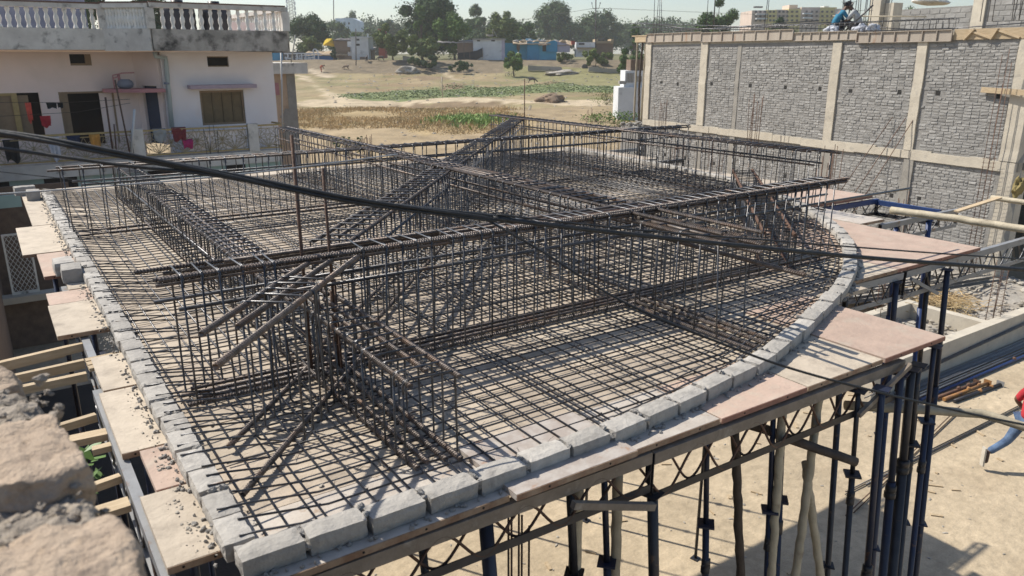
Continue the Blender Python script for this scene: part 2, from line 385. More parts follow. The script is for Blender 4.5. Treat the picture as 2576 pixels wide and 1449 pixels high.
# ------------------------------------------------------------------ beam cages
def ribbed(L, r, pitch=.021, n=8):
    b = MB(); k = int(L / pitch); pts = []; rr_ = []
    for i in range(k):
        x = i * pitch
        for q, m in ((0, .9), (.34, .9), (.5, 1.14), (.72, 1.14)): pts.append((x + q * pitch, 0, 0)); rr_.append(r * m)
    pts.append((k * pitch, 0, 0)); rr_.append(r * .9)
    vs = []; fs = []
    for p, q in zip(pts, rr_):
        for j in range(n):
            a = 2 * PI * j / n; vs.append((p[0] + .35 * pitch * abs(math.sin(a / 2 * 2)) , q * math.cos(a), q * math.sin(a)))
    K = len(pts)
    fs = [(i * n + j, (i + 1) * n + j, (i + 1) * n + (j + 1) % n, i * n + (j + 1) % n) for i in range(K - 1) for j in range(n)]
    b.add(vs, fs, False); b.f += [tuple(range(n)), tuple((K - 1) * n + j for j in reversed(range(n)))]; b.sm += [False, False]
    return b
def cage(label, a, b_, w, zb, zt, sp, bars, skip=(), ties=True, r=.0096, seed=0, mt='steel', near=False, name='beam_cage'):
    """a rebar beam cage: bars = (side offset, height, start, end, radius, ribbed, material)"""
    A = Vector((*a, 0)); B = Vector((*b_, 0)); d = B - A; L = d.length
    t = thing(name, label, 'rebar cage', (a[0], a[1], S), math.atan2(d.y, d.x), 'rebar beam cages standing on the slab')
    q = random.Random(seed + 1); h0 = zb - S; h1 = zt - S
    def loop(v):
        e = .03; y0, y1 = -w / 2, w / 2; sk = v * .006
        pts = [(sk, y0, h1 - e), (sk, y0 + e * .3, h1 - e * .3), (sk, y0 + e, h1), (0, y1 - e, h1), (0, y1 - e * .3, h1 - e * .3), (0, y1, h1 - e), (-sk, y1, h0 + e), (-sk, y1 - e, h0), (-sk, y0 + e, h0), (-sk, y0, h0 + e), (sk, y0, h1 - e * .9)]
        m = MB(); m.tube(pts, r, 5)
        m.tube([(sk + .011, y0 + .0, h1 - .10), (sk + .011, y0, h1 - e), (sk + .011, y0 + e, h1 + .002), (sk + .011, y0 + .09, h1 + .002)], r, 4)
        return m.mesh('stirrup', MT[mt])
    LM = [loop(v) for v in (-1.5, 0, 1.5)]
    ty = MB(); x = .06
    while x < L:
        if not any(s0 < x < s1 for s0, s1 in skip):
            o = link('stirrup', LM[q.randrange(3)], t, (x, 0, 0)); o.rotation_euler = (q.gauss(0, .012), q.gauss(0, .02), q.gauss(0, .05))
            if ties:
                for sy in (-1, 1):
                    pp = (x, sy * (w / 2 - .016), h1 - .012); ty.rock(pp, (.03, .03, .03), q.random() * 99, .3, 0)
                    if near:
                        for _ in range(4):
                            e = Vector(pp) + Vector((q.gauss(0, .04), q.gauss(0, .03), q.gauss(-.02, .05))); ty.tube([pp, (Vector(pp) + e) / 2 + Vector((0, 0, .015)), e], .0013, 3, False)
        x += sp * q.uniform(.85, 1.15)
    for (oy, hz, x0, x1, rad, rib, bm) in bars:
        if x1 is None: x1 = L
        rad *= 1.26; g = ribbed(x1 - x0, rad, .026) if rib else MB().tube([(0, 0, 0), (x1 - x0, 0, 0)], rad, 7)
        o = g.build('main_bar', MT[bm], t, (x0, oy, hz - S)); o.rotation_euler = (0, q.gauss(0, .0015), q.gauss(0, .002))
    if ty.v: tag(ty.build('tie_wire', MT['wire'], t), kind='stuff')
    return t
TH = 'steel_thick'
T = 4.6
# A: front cross beam (axis Y = 6.67)
cage('tall rebar cage across the near half of the slab from left kerb to right edge', (1.05, 6.67), (10.05, 6.67), .40, S + .03, T, .18,
     [(-.18, T - .02, -.10, 9.2, .016, True, TH), (-.145, T - .022, -.13, 9.25, .016, True, TH), (-.18, T - .062, -.12, 8.6, .015, False, TH), (.18, T - .02, -.22, 9.25, .016, True, TH), (.145, T - .02, .5, 9.1, .015, False, TH), (.05, T - .022, 2.6, 7.2, .014, False, TH), (-.05, T - .022, 3.2, 6.8, .014, False, 'rust'), (.18, T - .065, 0, 9, .015, False, TH), (-.18, T - .29, .03, 10.9, .015, False, 'steel'), (.18, T - .30, -.1, 9.3, .014, False, 'steel'),
      (-.17, S + .055, .0, 9.2, .015, True, TH), (.17, S + .055, .1, 9.2, .015, False, TH), (-.06, S + .055, .1, 9.0, .015, False, TH), (.06, S + .055, .0, 9.2, .015, False, TH)], skip=((.95, 1.55), (4.65, 4.95)), seed=1, near=True)
# C: far cross beam
cage('far rebar cage parallel to the house front across the whole slab', (.86, 14.5), (15.3, 14.5), .42, S + .03, 4.57, .25,
     [(-.19, 4.55, -.15, None, .015, False, TH), (.19, 4.55, .0, None, .015, False, TH), (-.13, 4.55, .9, None, .014, False, TH), (.1, 4.55, 1.2, 13, .014, False, TH), (-.19, 4.29, .3, None, .014, False, 'steel'), (.19, 4.30, .2, None, .014, False, 'steel'), (-.18, S + .055, 0, None, .014, False, TH), (.18, S + .055, 0, None, .014, False, TH)], skip=((1.2, 1.7), (5.0, 5.5)), seed=2)
# D: long beam going away in the middle
cage('long rebar cage running away through the middle of the slab toward the house', (6.26, 6.95), (6.26, 19.7), .44, S + .03, 4.585, .22,
     [(-.20, 4.565, -1.98, None, .016, True, TH), (.20, 4.565, -1.8, None, .016, True, TH), (-.13, 4.565, 1, None, .015, False, TH), (-.05, 4.567, .4, 6.5, .015, False, TH), (.05, 4.567, .2, 7.3, .015, False, TH), (.13, 4.565, .8, 8, .015, False, TH), (-.20, 4.31, 0, None, .015, False, TH), (.20, 4.32, 0, None, .015, False, TH), (-.2, S + .06, -2, None, .014, False, TH), (.2, S + .06, -2, None, .014, False, TH)], skip=((7.35, 7.75), (3.1, 3.9)), seed=3)
# D's stub in front of A
cage('short rebar cage stub of four thick bars in front of the long cross cage', (6.26, 6.40), (6.26, 4.85), .44, S + .03, 4.50, .30,
     [(-.20, 4.475, -.2, 1.75, .019, True, TH), (-.07, 4.475, -.2, 1.35, .019, False, TH), (.07, 4.475, -.2, 1.55, .019, True, TH), (.20, 4.475, -.2, 1.5, .019, True, TH), (.20, 4.24, -.1, 2.0, .018, True, TH), (-.2, S + .06, -.4, 1.75, .016, True, TH), (-.07, S + .06, -.2, 1.7, .016, True, TH), (.07, S + .06, -.3, 1.8, .016, True, TH), (.2, S + .06, -.3, 1.7, .016, True, TH)], seed=4)
# B: right-hand far beam
cage('rebar cage running away on the right before the grey block wall', (13.02, 8.75), (13.02, 20.2), .42, S + .03, T, .20,
     [(-.19, T - .02, -.05, None, .016, False, TH), (-.13, T - .02, .3, None, .016, False, TH), (-.06, T - .02, -.25, 6, .015, False, TH), (.19, T - .02, .2, None, .016, False, TH), (.07, T - .02, 4, 9.5, .015, False, TH), (-.19, T - .26, .2, None, .015, False, 'steel'), (.19, T - .26, .1, None, .015, False, TH), (-.18, S + .06, 0, None, .014, False, TH), (.18, S + .06, 0, None, .014, False, TH)], skip=((5.5, 6.0),), seed=5)
# L: lower left beam, near part in front of A
LB = 4.12
cage('low rebar cage pointing at the viewer in the near corner, thick ribbed bar ends', (2.35, 6.45), (2.35, 4.50), .40, S + .03, LB, .19,
     [(-.18, LB - .02, -.4, 1.98, .0165, True, TH), (.18, LB - .02, -.4, 2.02, .0165, True, TH), (.05, LB - .02, -.3, 1.80, .0165, True, TH), (-.05, LB - .02, -.4, .6, .016, True, TH), (.17, S + .058, -.4, 2.05, .018, True, TH), (.06, S + .058, -.4, 2.0, .018, True, TH), (-.05, S + .058, -.4, 1.95, .016, True, 'steel_thick'), (-.17, S + .058, -.4, 2.0, .018, True, TH)], seed=6, near=True)
cage('low rebar cage along the left bay from the long cross cage to the house side', (2.30, 6.95), (2.30, 18.2), .42, S + .03, LB, .205,
     [(-.19, LB - .02, -.1, None, .016, True, TH), (.19, LB - .02, -.1, None, .016, True, TH), (-.10, LB - .02, 0, 6, .015, False, TH), (.0, LB - .02, -.1, 5.4, .015, False, TH), (.10, LB - .02, -.1, 5, .015, False, TH), (.19, LB - .25, 0, None, .014, False, 'steel'), (-.18, S + .06, 0, None, .014, False, TH), (.18, S + .06, 0, None, .014, False, TH)], skip=((7.3, 7.8),), seed=7)
# E: diagonal
ex = Vector((12.95 - 2.55, 18.9 - 6.95, 0)).normalized()
cage('diagonal rebar cage running from the front column to the far right column', (2.62, 7.10), (13.2, 19.25), .40, S + .03, T - .035, .235,
     [(-.18, T - .055, .05, None, .016, True, TH), (.18, T - .055, .05, None, .016, True, TH), (.0, T - .055, .3, 7, .015, False, TH), (-.18, T - .30, 0, None, .014, False, 'steel'), (.18, T - .30, 0, None, .014, False, 'steel'), (-.17, S + .06, -.4, None, .016, True, TH), (.17, S + .06, -.4, None, .016, True, TH)], skip=((5.0, 5.6), (9.8, 10.3)), seed=8)
a0 = Vector((2.475, 6.553)); dd = Vector((-.665, -.747)); a1 = a0 + dd * .55; a2 = a0 + dd * 2.35
cage('near end of the diagonal rebar cage with three thick bars poking toward the corner', tuple(a1), tuple(a2), .40, S + .03, T - .035, .165,
     [(-.17, T - .06, -.6, 1.55, .0175, True, TH), (.19, T - .06, -.6, 2.05, .0175, True, TH), (.0, T - .06, -.5, 1.35, .0175, True, TH), (-.33, S + .06, -.9, 1.1, .0175, True, TH), (.09, S + .06, -.9, 1.72, .0175, True, TH)], skip=((-1, .2), (.9, 9)), seed=9, near=True)
# G: low rusty diagonal cage on the right
cage('low rusty diagonal rebar cage on the right near the curved kerb', (13.4, 10.95), (8.9, 6.55), .46, S + .03, 3.95, .22,
     [(-.21, 3.93, -.3, None, .020, True, 'rust'), (.21, 3.93, -.3, None, .020, True, 'rust'), (-.20, S + .06, 0, None, .018, True, 'rust'), (.20, S + .06, 0, None, .018, True, 'rust')], seed=10)
# column bars standing in the crossings
def starters(label, x, y, n, h, w=.3, z0=S - .3, r=.012, mt='rust', ring=True, lean=.02, seed=0, name='column_rebar'):
    t = thing(name, label, 'column rebar', (x, y, z0), 0, 'column bars standing upright'); q = random.Random(seed)
    for i in range(n):
        a = i / n * 2 * PI + .4; s_ = max(abs(math.cos(a)), abs(math.sin(a))); px, py = math.cos(a) / s_ * w / 2, math.sin(a) / s_ * w / 2
        hh = h * q.uniform(.8, 1.04); bar_obj((px, py, 0), (px + q.gauss(0, lean), py + q.gauss(0, lean), hh), r, mt, t, 5)
    if ring:
        for k in range(int(ring)):
            z = h * (.2 + .5 * k / max(1, ring)); b = MB(); e = w / 2 + .01
            b.tube([(-e, -e, z), (e, -e, z), (e, e, z), (-e, e, z), (-e, -e, z)], .004, 4); b.build('tie_ring', MT[mt], t)
    return t
c = starters('tall rusty column bars at the crossing of the front and diagonal cages', 2.33, 6.63, 5, 1.15, .26, S - .2, .012, 'rust', 2, .01, 3)
bar_obj((-.13, .02, .2), (-.14, .03, 2.45), .0155, 'rust', c, 7); bar_obj((.12, -.03, .2), (.10, -.02, 2.15), .014, 'rust', c, 7)
# offcuts, wire ends and dropped bits lying on the deck between the bars
b = MB(); rr = random.Random(19)
for i in range(260):
    x = rr.uniform(1.05, 8); y = rr.uniform(yfront(x) + .2, 11); a = rr.random() * 6.28; l = rr.uniform(.02, .10)
    if rr.random() < .5: b.tube([(x, y, S + .006), (x + math.cos(a) * l, y + math.sin(a) * l, S + .008), (x + math.cos(a + .6) * l * 1.7, y + math.sin(a + .6) * l * 1.7, S + .01)], .003, 3, False)
    else: b.rock((x, y, S + .006), (l * .5, l * .35, .018), rr.random() * 99, .4, 0, a)
tag(b.build('deck_litter', MT['crumb']), 'wire ends and crumbs of mortar dropped on the deck', 'debris', kind='stuff')
true_size(B4)

# ------------------------------------------------------------------ terrain
KN = [(-300, 0), (26, 0), (34, .3), (45, 1.0), (60, 1.5), (90, 2.2), (130, 2.8), (137, 3.3), (147, 5.6), (175, 6.0), (400, 7.5), (4000, 14)]
def zt(D):
    for (a, za), (b, zb) in zip(KN, KN[1:]):
        if a <= D <= b: return za + (zb - za) * (D - a) / (b - a)
    return 14
POLY = dict(
 path=[(137.0, -37.1), (134.0, -34.2), (108.9, -27.1), (96.9, -22.9), (92.6, -20.4), (84.4, -17.8), (81.9, -16.4), (81.5, -11.9), (83.8, -8.3), (83.0, -2.9), (81.5, 3.1), (82.4, 8.9), (79.6, 10.6), (74.5, 10.0), (73.7, 6.9), (77.5, 3.0), (79.6, -2.8), (79.6, -7.2), (78.7, -11.5), (77.0, -13.5), (72.1, -15.0), (74.5, -20.2), (79.6, -21.6), (81.5, -19.3), (85.5, -20.0), (95.4, -23.1), (117.2, -29.8)],
 path2=[(144.6, -16.1), (144.0, -14.2), (140.5, -11.3), (121.8, -7.8), (121.8, -8.9), (139.4, -12.0), (142.8, -15.9)],
 clear=[(141.7, -35.8), (139.2, -33.2), (136.4, -30.3), (132.6, -29.8), (132.6, -31.7), (139.4, -35.3)],
 green=[(88.7, -19.5), (91.2, -19.6), (92.6, -15.8), (96.9, -12.6), (101.7, -9.2), (103.5, -3.6), (108.9, 4.1), (110.9, 14.3), (95.4, 13.0), (92.6, 6.9), (89.9, 0.1), (85.5, -1.5), (83.4, -6.8), (81.5, -11.9), (81.9, -16.4), (85.5, -18.4)],
 tint=[(144.0, -1.1), (140.5, 20.6), (110.9, 15.9), (110.9, 6.2), (131.1, -1.0)],
 sand=[(56.5, -18.2), (57.4, -10.6), (55.7, -8.2), (52.5, -5.8), (54.5, -2.0), (52.5, -0.9), (46, 2), (30, 20), (24, 20), (24, -30), (40, -30)],
 sandr=[(70.0, -0.6), (73.7, 5.5), (70.0, 9.1), (57.4, 12.1), (40, 12), (44, 2), (52, 0), (61.2, 2.6), (64.7, 1.3)],
 bank=[(77.0, -13.5), (79.6, -11.6), (78.7, -7.1), (80.5, -2.8), (76.1, -0.7), (72.1, -2.6), (70.7, -6.4), (72.1, -10.5)],
 bank2=[(125.8, -17.9), (129.4, -16.3), (129.4, -10.7), (124.3, -9.4), (120.9, -13.1)],
 bank3=[(105.2, -9.9), (108.2, -8.7), (105.2, -5.6), (100.1, -6.3), (99.1, -8.9)],
 bank4=[(110.9, 3.8), (116.3, 7.8), (108.9, 7.3), (105.9, 4.0)])
BBX = {k: (min(p[0] for p in v), max(p[0] for p in v), min(p[1] for p in v), max(p[1] for p in v)) for k, v in POLY.items()}
def inside(k, D, L):
    b = BBX[k]
    if not (b[0] <= D <= b[1] and b[2] <= L <= b[3]): return False
    P = POLY[k]; c = False; j = len(P) - 1
    for i in range(len(P)):
        if (P[i][1] > L) != (P[j][1] > L) and D < (P[j][0] - P[i][0]) * (L - P[i][1]) / (P[j][1] - P[i][1]) + P[i][0]: c = not c
        j = i
    return c
GC = dict(street=(.47, .385, .27), path=(.50, .41, .28), path2=(.44, .36, .24), clear=(.47, .39, .28), green=(.175, .205, .085), tint=(.235, .22, .105), sand=(.37, .285, .175), sandr=(.33, .255, .155), dry=(.29, .232, .128), far=(.17, .165, .085), bank=(.25, .185, .115), hi=(.21, .17, .115))
def height(D, L):
    z = zt(D)
    if D > 36:
        f = min(1, (D - 36) / 14); z += f * (.22 * noise.noise((D * .12, L * .12, 0)) + .10 * noise.noise((D * .5, L * .5, 3)))
        if D < 150:
            # low earth bank dug beside the path, and the bed of the green strip
            for k, c, w, h in (('bank', 75.6, 3.0, -.75), ('bank2', 125, 3, .5), ('bank3', 104, 3, .55), ('bank4', 110, 3, .5)):
                b = BBX[k]
                if b[2] - 2 < L < b[3] + 2:
                    e = min(1, max(0, (L - b[2] + 2) / 4)) * min(1, max(0, (b[3] + 2 - L) / 4)); cc = c + .8 * noise.noise((L * .2, 7, 0)); q = (D - cc) / w
                    z += h * e * math.exp(-q * q) * (1 + .5 * noise.noise((L * .6, D * .4, 9)))
    return z
def gpt(D, L): p = FH * D + RT * L; return Vector((p.x, p.y, height(D, L)))
Ds = [-30 + i * 2.0 for i in range(28)]
d_ = Ds[-1] + .8
while d_ < 152: Ds.append(d_); d_ += .7
while d_ < 900: Ds.append(d_); d_ *= 1.06
NU = 210; vs_ = []; cols = []
for D in Ds:
    w = 34 + .42 * max(D, 0)
    for i in range(NU + 1):
        L = (i / NU * 2 - 1) * w; p = gpt(D, L); vs_.append(tuple(p))
        n1 = noise.noise((D * .25, L * .25, 1.5)); n2 = noise.noise((D * .9, L * .9, 5)); wd, wl = D + n2 * 1.2 * (D > 45), L + noise.noise((D * .7, L * .7, 8)) * .8
        if D < 30: c = GC['street']
        elif D > 152: c = GC['far']
        else:
            n3 = noise.noise((D * .11, L * .2, 11.5)); a = max(0, min(1, .5 + 1.3 * n1)); e = max(0, min(1, .5 + 1.6 * n3))
            c = tuple(u * (1 - a) + v * a for u, v in zip((.27, .20, .115), (.225, .205, .10))); c = tuple(u * (1 - e * .6) + v * e * .6 for u, v in zip(c, (.37, .295, .175)))
            if D < 72: g_ = max(0, min(1, (72 - D) / 6)); c = tuple(u * (1 - g_ * .7) + v * g_ * .7 for u, v in zip(c, (.40, .295, .16)))
            if D > 138: c = GC['hi']
            for k in ('tint', 'green', 'sand', 'sandr', 'bank', 'bank2', 'bank3', 'bank4', 'clear', 'path2', 'path'):
                if inside(k, wd, wl): c = GC.get(k, GC['bank'])
            c = tuple(u * (1 + .28 * n2) for u in c)
        cols.append((*c, 1))
fs_ = [(r * (NU + 1) + i, r * (NU + 1) + i + 1, (r + 1) * (NU + 1) + i + 1, (r + 1) * (NU + 1) + i) for r in range(len(Ds) - 1) for i in range(NU)]
gme = bpy.data.meshes.new('ground'); gme.from_pydata(vs_, [], fs_)
ca = gme.color_attributes.new('soil', 'FLOAT_COLOR', 'POINT'); ca.data.foreach_set('color', [x for c in cols for x in c])
gme.polygons.foreach_set('use_smooth', [True] * len(fs_))
def ground_mat():
    m = bpy.data.materials.new('soil'); m.use_nodes = True; t = m.node_tree; N = t.nodes; Lk = t.links.new; b = N['Principled BSDF']; b.inputs['Roughness'].default_value = .95; b.inputs['Specular IOR Level'].default_value = .2
    at = N.new('ShaderNodeAttribute'); at.attribute_name = 'soil'; tc = N.new('ShaderNodeTexCoord')
    def nz(s, d=6):
        n = N.new('ShaderNodeTexNoise'); n.inputs['Scale'].default_value = s; n.inputs['Detail'].default_value = d; n.inputs['Roughness'].default_value = .62; Lk(tc.outputs['Object'], n.inputs['Vector']); return n.outputs[0]
    def mr(s, a, e, f, g):
        r = N.new('ShaderNodeMapRange'); Lk(s, r.inputs[0])
        for i, q in enumerate((a, e, f, g)): r.inputs[i + 1].default_value = q
        return r.outputs[0]
    def mul(a, c):
        x = N.new('ShaderNodeMix'); x.data_type = 'RGBA'; x.blend_type = 'MULTIPLY'; x.inputs[0].default_value = 1; Lk(a, x.inputs[6]); Lk(c, x.inputs[7]); return x.outputs[2]
    c = mul(at.outputs['Color'], mr(nz(.55), .3, .7, .80, 1.14)); c = mul(c, mr(nz(6), .3, .7, .8, 1.14)); c = mul(c, mr(nz(45, 3), .3, .7, .9, 1.08))
    # darker damp and trodden patches on the yard
    x = N.new('ShaderNodeMix'); x.data_type = 'RGBA'; Lk(mr(nz(.35, 3), .56, .66, 0, .35), x.inputs[0]); Lk(c, x.inputs[6]); x.inputs[7].default_value = (.27, .21, .14, 1)
    Lk(x.outputs[2], b.inputs['Base Color'])
    bp = N.new('ShaderNodeBump'); bp.inputs['Strength'].default_value = .5; bp.inputs['Distance'].default_value = .05; Lk(nz(9), bp.inputs['Height']); Lk(bp.outputs[0], b.inputs['Normal'])
    return m
gme.materials.append(ground_mat()); tag(link('ground', gme), kind='structure')
# ------------------------------------------------------------------ grass, weeds
def blades(name, label, cat, mt, pts, h, w, n, seed, spread, bend=.4):
    b = MB(); q = random.Random(seed)
    for (D, L, hs) in pts:
        for _ in range(n):
            p = gpt(D + q.gauss(0, spread), L + q.gauss(0, spread)); a = q.random() * 6.28; hh = h * hs * q.uniform(.5, 1.2); u = Vector((math.cos(a), math.sin(a), 0)); lean = Vector((q.gauss(0, bend), q.gauss(0, bend), 0)) * hh
            ww = w * q.uniform(.6, 1.3); b.add([p - u * ww, p + u * ww, p + lean * .45 + Vector((0, 0, hh * .6)) + u * ww * .7, p + lean + Vector((0, 0, hh))], [(0, 1, 2), (0, 2, 3)])
    return tag(b.build(name, mt), label, cat, kind='stuff')
m_('drygrass', (.58, .42, .22), (.47, .35, .19), rough=.9, scale=.25, vary=0, bump=0, c3=(.44, .36, .19), s3=.5, lo3=.5, hi3=.7)
m_('greengrass', (.24, .36, .09), (.17, .26, .06), rough=.7, scale=.6, vary=0, bump=0)
m_('weed', (.24, .29, .125), (.17, .21, .09), rough=.7, scale=.3, vary=0, bump=0)
q = random.Random(21); pts = []
for _ in range(3200):
    D = q.uniform(50, 71); L = q.uniform(-20, 4)
    if inside('sand', D, L) or inside('sandr', D, L) or inside('path', D, L): continue
    d0 = noise.noise((D * .16, L * .16, 2)) + (.25 if L < 0 else -.1)
    if d0 > -.15: pts.append((D, L, .6 + d0))
blades('dry_grass', 'tall golden dry grass growing between the slab and the dirt path', 'grass', MT['drygrass'], pts, .22, .035, 12, 3, .5)
pts = [(q.gauss(60.5, 1.5), q.gauss(-3.4, 1.3), 1) for _ in range(170)]
blades('green_grass', 'bright green weed patch in the dry grass behind the slab', 'weeds', MT['greengrass'], pts, .42, .07, 8, 4, .3, .6)
pts = [(q.uniform(84, 110), q.uniform(-19, 14), .5 + q.random()) for _ in range(5200)]
blades('pond_weed', 'flat green weed covering the dried pond strip', 'weeds', MT['weed'], [p for p in pts if inside('green', p[0], p[1])], .07, .13, 3, 6, .6, 2.2)
# ------------------------------------------------------------------ haze
def haze():
    b = MB(); b.bb((-900, -600, -1.2), (1250, 1250, 46)); m = bpy.data.materials.new('haze'); m.use_nodes = True; t = m.node_tree; t.nodes.clear()
    v = t.nodes.new('ShaderNodeVolumePrincipled'); v.inputs['Color'].default_value = (.93, .96, 1, 1); v.inputs['Density'].default_value = HAZE; v.inputs['Anisotropy'].default_value = .3
    o = t.nodes.new('ShaderNodeOutputMaterial'); t.links.new(v.outputs[0], o.inputs['Volume']); tag(b.build('haze', m), kind='stuff')
HAZE = .00042

# ------------------------------------------------------------------ right-hand building of grey brick
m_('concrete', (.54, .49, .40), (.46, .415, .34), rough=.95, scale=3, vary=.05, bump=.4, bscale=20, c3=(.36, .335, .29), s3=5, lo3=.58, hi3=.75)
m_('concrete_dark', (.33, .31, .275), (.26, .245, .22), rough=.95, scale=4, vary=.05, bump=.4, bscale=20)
m_('wallmortar', (.265, .257, .243), (.215, .208, .197), rough=.97, scale=6, vary=0, bump=.6, bscale=30, c3=(.31, .30, .28), s3=1.2, lo3=.5, hi3=.65)
m_('timber', (.52, .41, .27), (.42, .32, .20), rough=.85, scale=4, vary=.12, bump=.3, bscale=30, stretch=(1, 6, 6))
m_('shutter', (.42, .37, .31), (.34, .29, .24), rough=.8, scale=2, vary=.12, bump=.2, bscale=20, c3=(.30, .16, .09), s3=1.5, lo3=.6, hi3=.68, stretch=(2, 1, .3))
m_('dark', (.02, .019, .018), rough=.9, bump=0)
def brick_mat():
    m = mat('brick_grey', (.30, .293, .278), (.25, .244, .233), rough=.95, scale=5, vary=.16, bump=.6, bscale=30, c3=(.205, .2, .19), s3=.8, lo3=.55, hi3=.72)
    t = m.node_tree; N = t.nodes; b = N['Principled BSDF']; src = b.inputs['Base Color'].links[0].from_socket
    at = N.new('ShaderNodeAttribute'); at.attribute_name = 'tint'; x = N.new('ShaderNodeHueSaturation'); a = N.new('ShaderNodeMath'); a.operation = 'ADD'; a.inputs[1].default_value = 1
    t.links.new(at.outputs['Fac'], a.inputs[0]); t.links.new(a.outputs[0], x.inputs['Value']); t.links.new(src, x.inputs['Color']); t.links.new(x.outputs[0], b.inputs['Base Color']); return m
MT['brick_grey'] = brick_mat()
Wb = Vector((22.42, 9.4, 0)); Wang = math.atan2(17.2, 2.32)
bld = thing('brick_building', 'unfinished grey brick building with pale concrete columns on the right', 'building', Wb, Wang)
WL = 16.75; ZT = 6.72
def colv(s0, s1, z0, z1, d=.06, mt='concrete', nm='column', tiltx=0):
    b = MB(); n = 10; r = random.Random(int(s0 * 100)); w = s1 - s0
    # hand-cast column: slightly bulging pours
    vs = []; fs = []
    for i in range(n + 1):
        z = z0 + (z1 - z0) * i / n; e = r.uniform(-.012, .012); f = r.uniform(-.01, .01)
        vs += [(s0 + e, -.2, z), (s1 + e, -.2, z), (s1 + e + .01, d + f, z), (s0 + e - .01, d + f, z)]
    for i in range(n):
        for j in range(4): a = i * 4; fs.append((a + j, a + (j + 1) % 4, a + 4 + (j + 1) % 4, a + 4 + j))
    fs += [(3, 2, 1, 0), (n * 4, n * 4 + 1, n * 4 + 2, n * 4 + 3)]
    b.add(vs, [tuple(reversed(f)) for f in fs]); return b.build(nm, MT[mt], bld)
for s0, s1 in ((16.33, 16.70), (12.62, 13.0), (6.14, 6.47), (3.10, 3.39), (.0, .47)): colv(s0, s1, 3.62, 6.86 if s0 > 10 else ZT)
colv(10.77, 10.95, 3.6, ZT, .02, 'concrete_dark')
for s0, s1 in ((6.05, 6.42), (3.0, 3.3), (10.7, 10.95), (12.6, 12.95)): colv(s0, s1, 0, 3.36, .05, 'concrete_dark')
colv(.0, .36, 0, 3.36, .06)
b = MB(); r = random.Random(4); s = 0
while s < 16.7:                                          # uneven floor-level beam
    e = min(16.7, s + r.uniform(.5, 1.4)); b.bb((s, -.22, 3.37 + r.uniform(-.03, .02)), (e, .07 + r.uniform(-.01, .015), 3.62 + r.uniform(-.03, .03))); s = e
b.build('floor_beam', MT['concrete'], bld)
b = MB(); b.bb((0, -.24, 0), (16.7, -.0, 6.75)); b.build('mortar_wall', MT['wallmortar'], bld)
HOLES = [(15.53, 5.22), (14.41, 5.2), (12.3, 5.27), (10.15, 5.27), (8.4, 5.27), (6.86, 5.27), (5.61, 5.24), (3.83, 5.28), (2.59, 5.3), (.81, 5.29), (3.6, 2.19), (2.66, 2.24), (8.0, 2.2), (9.6, 2.2), (11.8, 2.2), (13.6, 2.2), (15.0, 2.2)]
cols_s = [(16.33, 16.70), (12.62, 13.0), (10.77, 10.95), (6.14, 6.47), (3.10, 3.39), (0, .47)]
BR = []; r = random.Random(9)
for fl in ((3.66, 6.70), (.05, 3.34)):
    z = fl[0]; k = 0
    while z < fl[1] - .05:
        hh = r.uniform(.071, .075); s = .36 + (k % 2) * .11
        while s < 16.4:
            w = .225 if (k % 5 or True) and r.random() > .08 else .105; c = s + w / 2
            bad = any(a - .02 < s + w and s < e + .02 for a, e in cols_s) or any(abs(c - hx) < .17 and abs(z + .035 - hz) < .075 for hx, hz in HOLES)
            if bad: s += .06; continue
            if z < fl[1] - hh: BR.append((c, z + hh / 2 + .006 * math.sin(s * .7 + k * .3) , w, hh))
            s += w + .014
        z += hh + .013; k += 1
def brick_add(b, c, z, w, h, r, y=0):
    o = r.uniform(.003, .02); e = .006 + r.random() * .008; j = lambda: r.uniform(-.008, .008)
    A = [(c - w / 2, y - .002, z - h / 2), (c + w / 2, y - .002, z - h / 2), (c + w / 2, y - .002, z + h / 2), (c - w / 2, y - .002, z + h / 2)]
    B = [(c - w / 2 + e + j(), y + o + j(), z - h / 2 + e), (c + w / 2 - e + j(), y + o + j(), z - h / 2 + e), (c + w / 2 - e + j(), y + o + j(), z + h / 2 - e), (c - w / 2 + e + j(), y + o + j(), z + h / 2 - e)]
    b.add(A + B, [(7, 6, 5, 4), (5, 1, 0, 4), (6, 2, 1, 5), (7, 3, 2, 6), (4, 0, 3, 7)])
BR.sort(key=lambda q: (0 if q[1] > 3.5 else 1, q[0] + abs(q[1] - 5.2) * .25))
shared = []
for i in range(10):
    b = MB(); brick_add(b, 0, 0, .225 if i < 7 else .105, .073, r); shared.append(b.mesh('brick', MT['brick_grey']))
for c, z, w, h in BR[:300]:
    o = link('brick', shared[r.randrange(7) if w > .15 else 7 + r.randrange(3)], bld, (c, 0, z)); o.scale.z = h / .073
b = MB(); ti = []
for c, z, w, h in BR[300:]:
    brick_add(b, c, z, w, h, r); ti += [max(-.3, min(.3, r.gauss(0, .11)))] * 5
o = b.build('brick_courses', MT['brick_grey'], bld); tag(o, kind='stuff')
at_ = o.data.attributes.new('tint', 'FLOAT', 'FACE'); at_.data.foreach_set('value', ti)
for hx, hz in HOLES:
    b = MB(); b.bb((hx - .06 - .02 * (int(hx * 10) % 2), -.03, hz - .07), (hx + .07, .004, hz + .06)); b.build('putlog_hole', MT['dark'], bld)
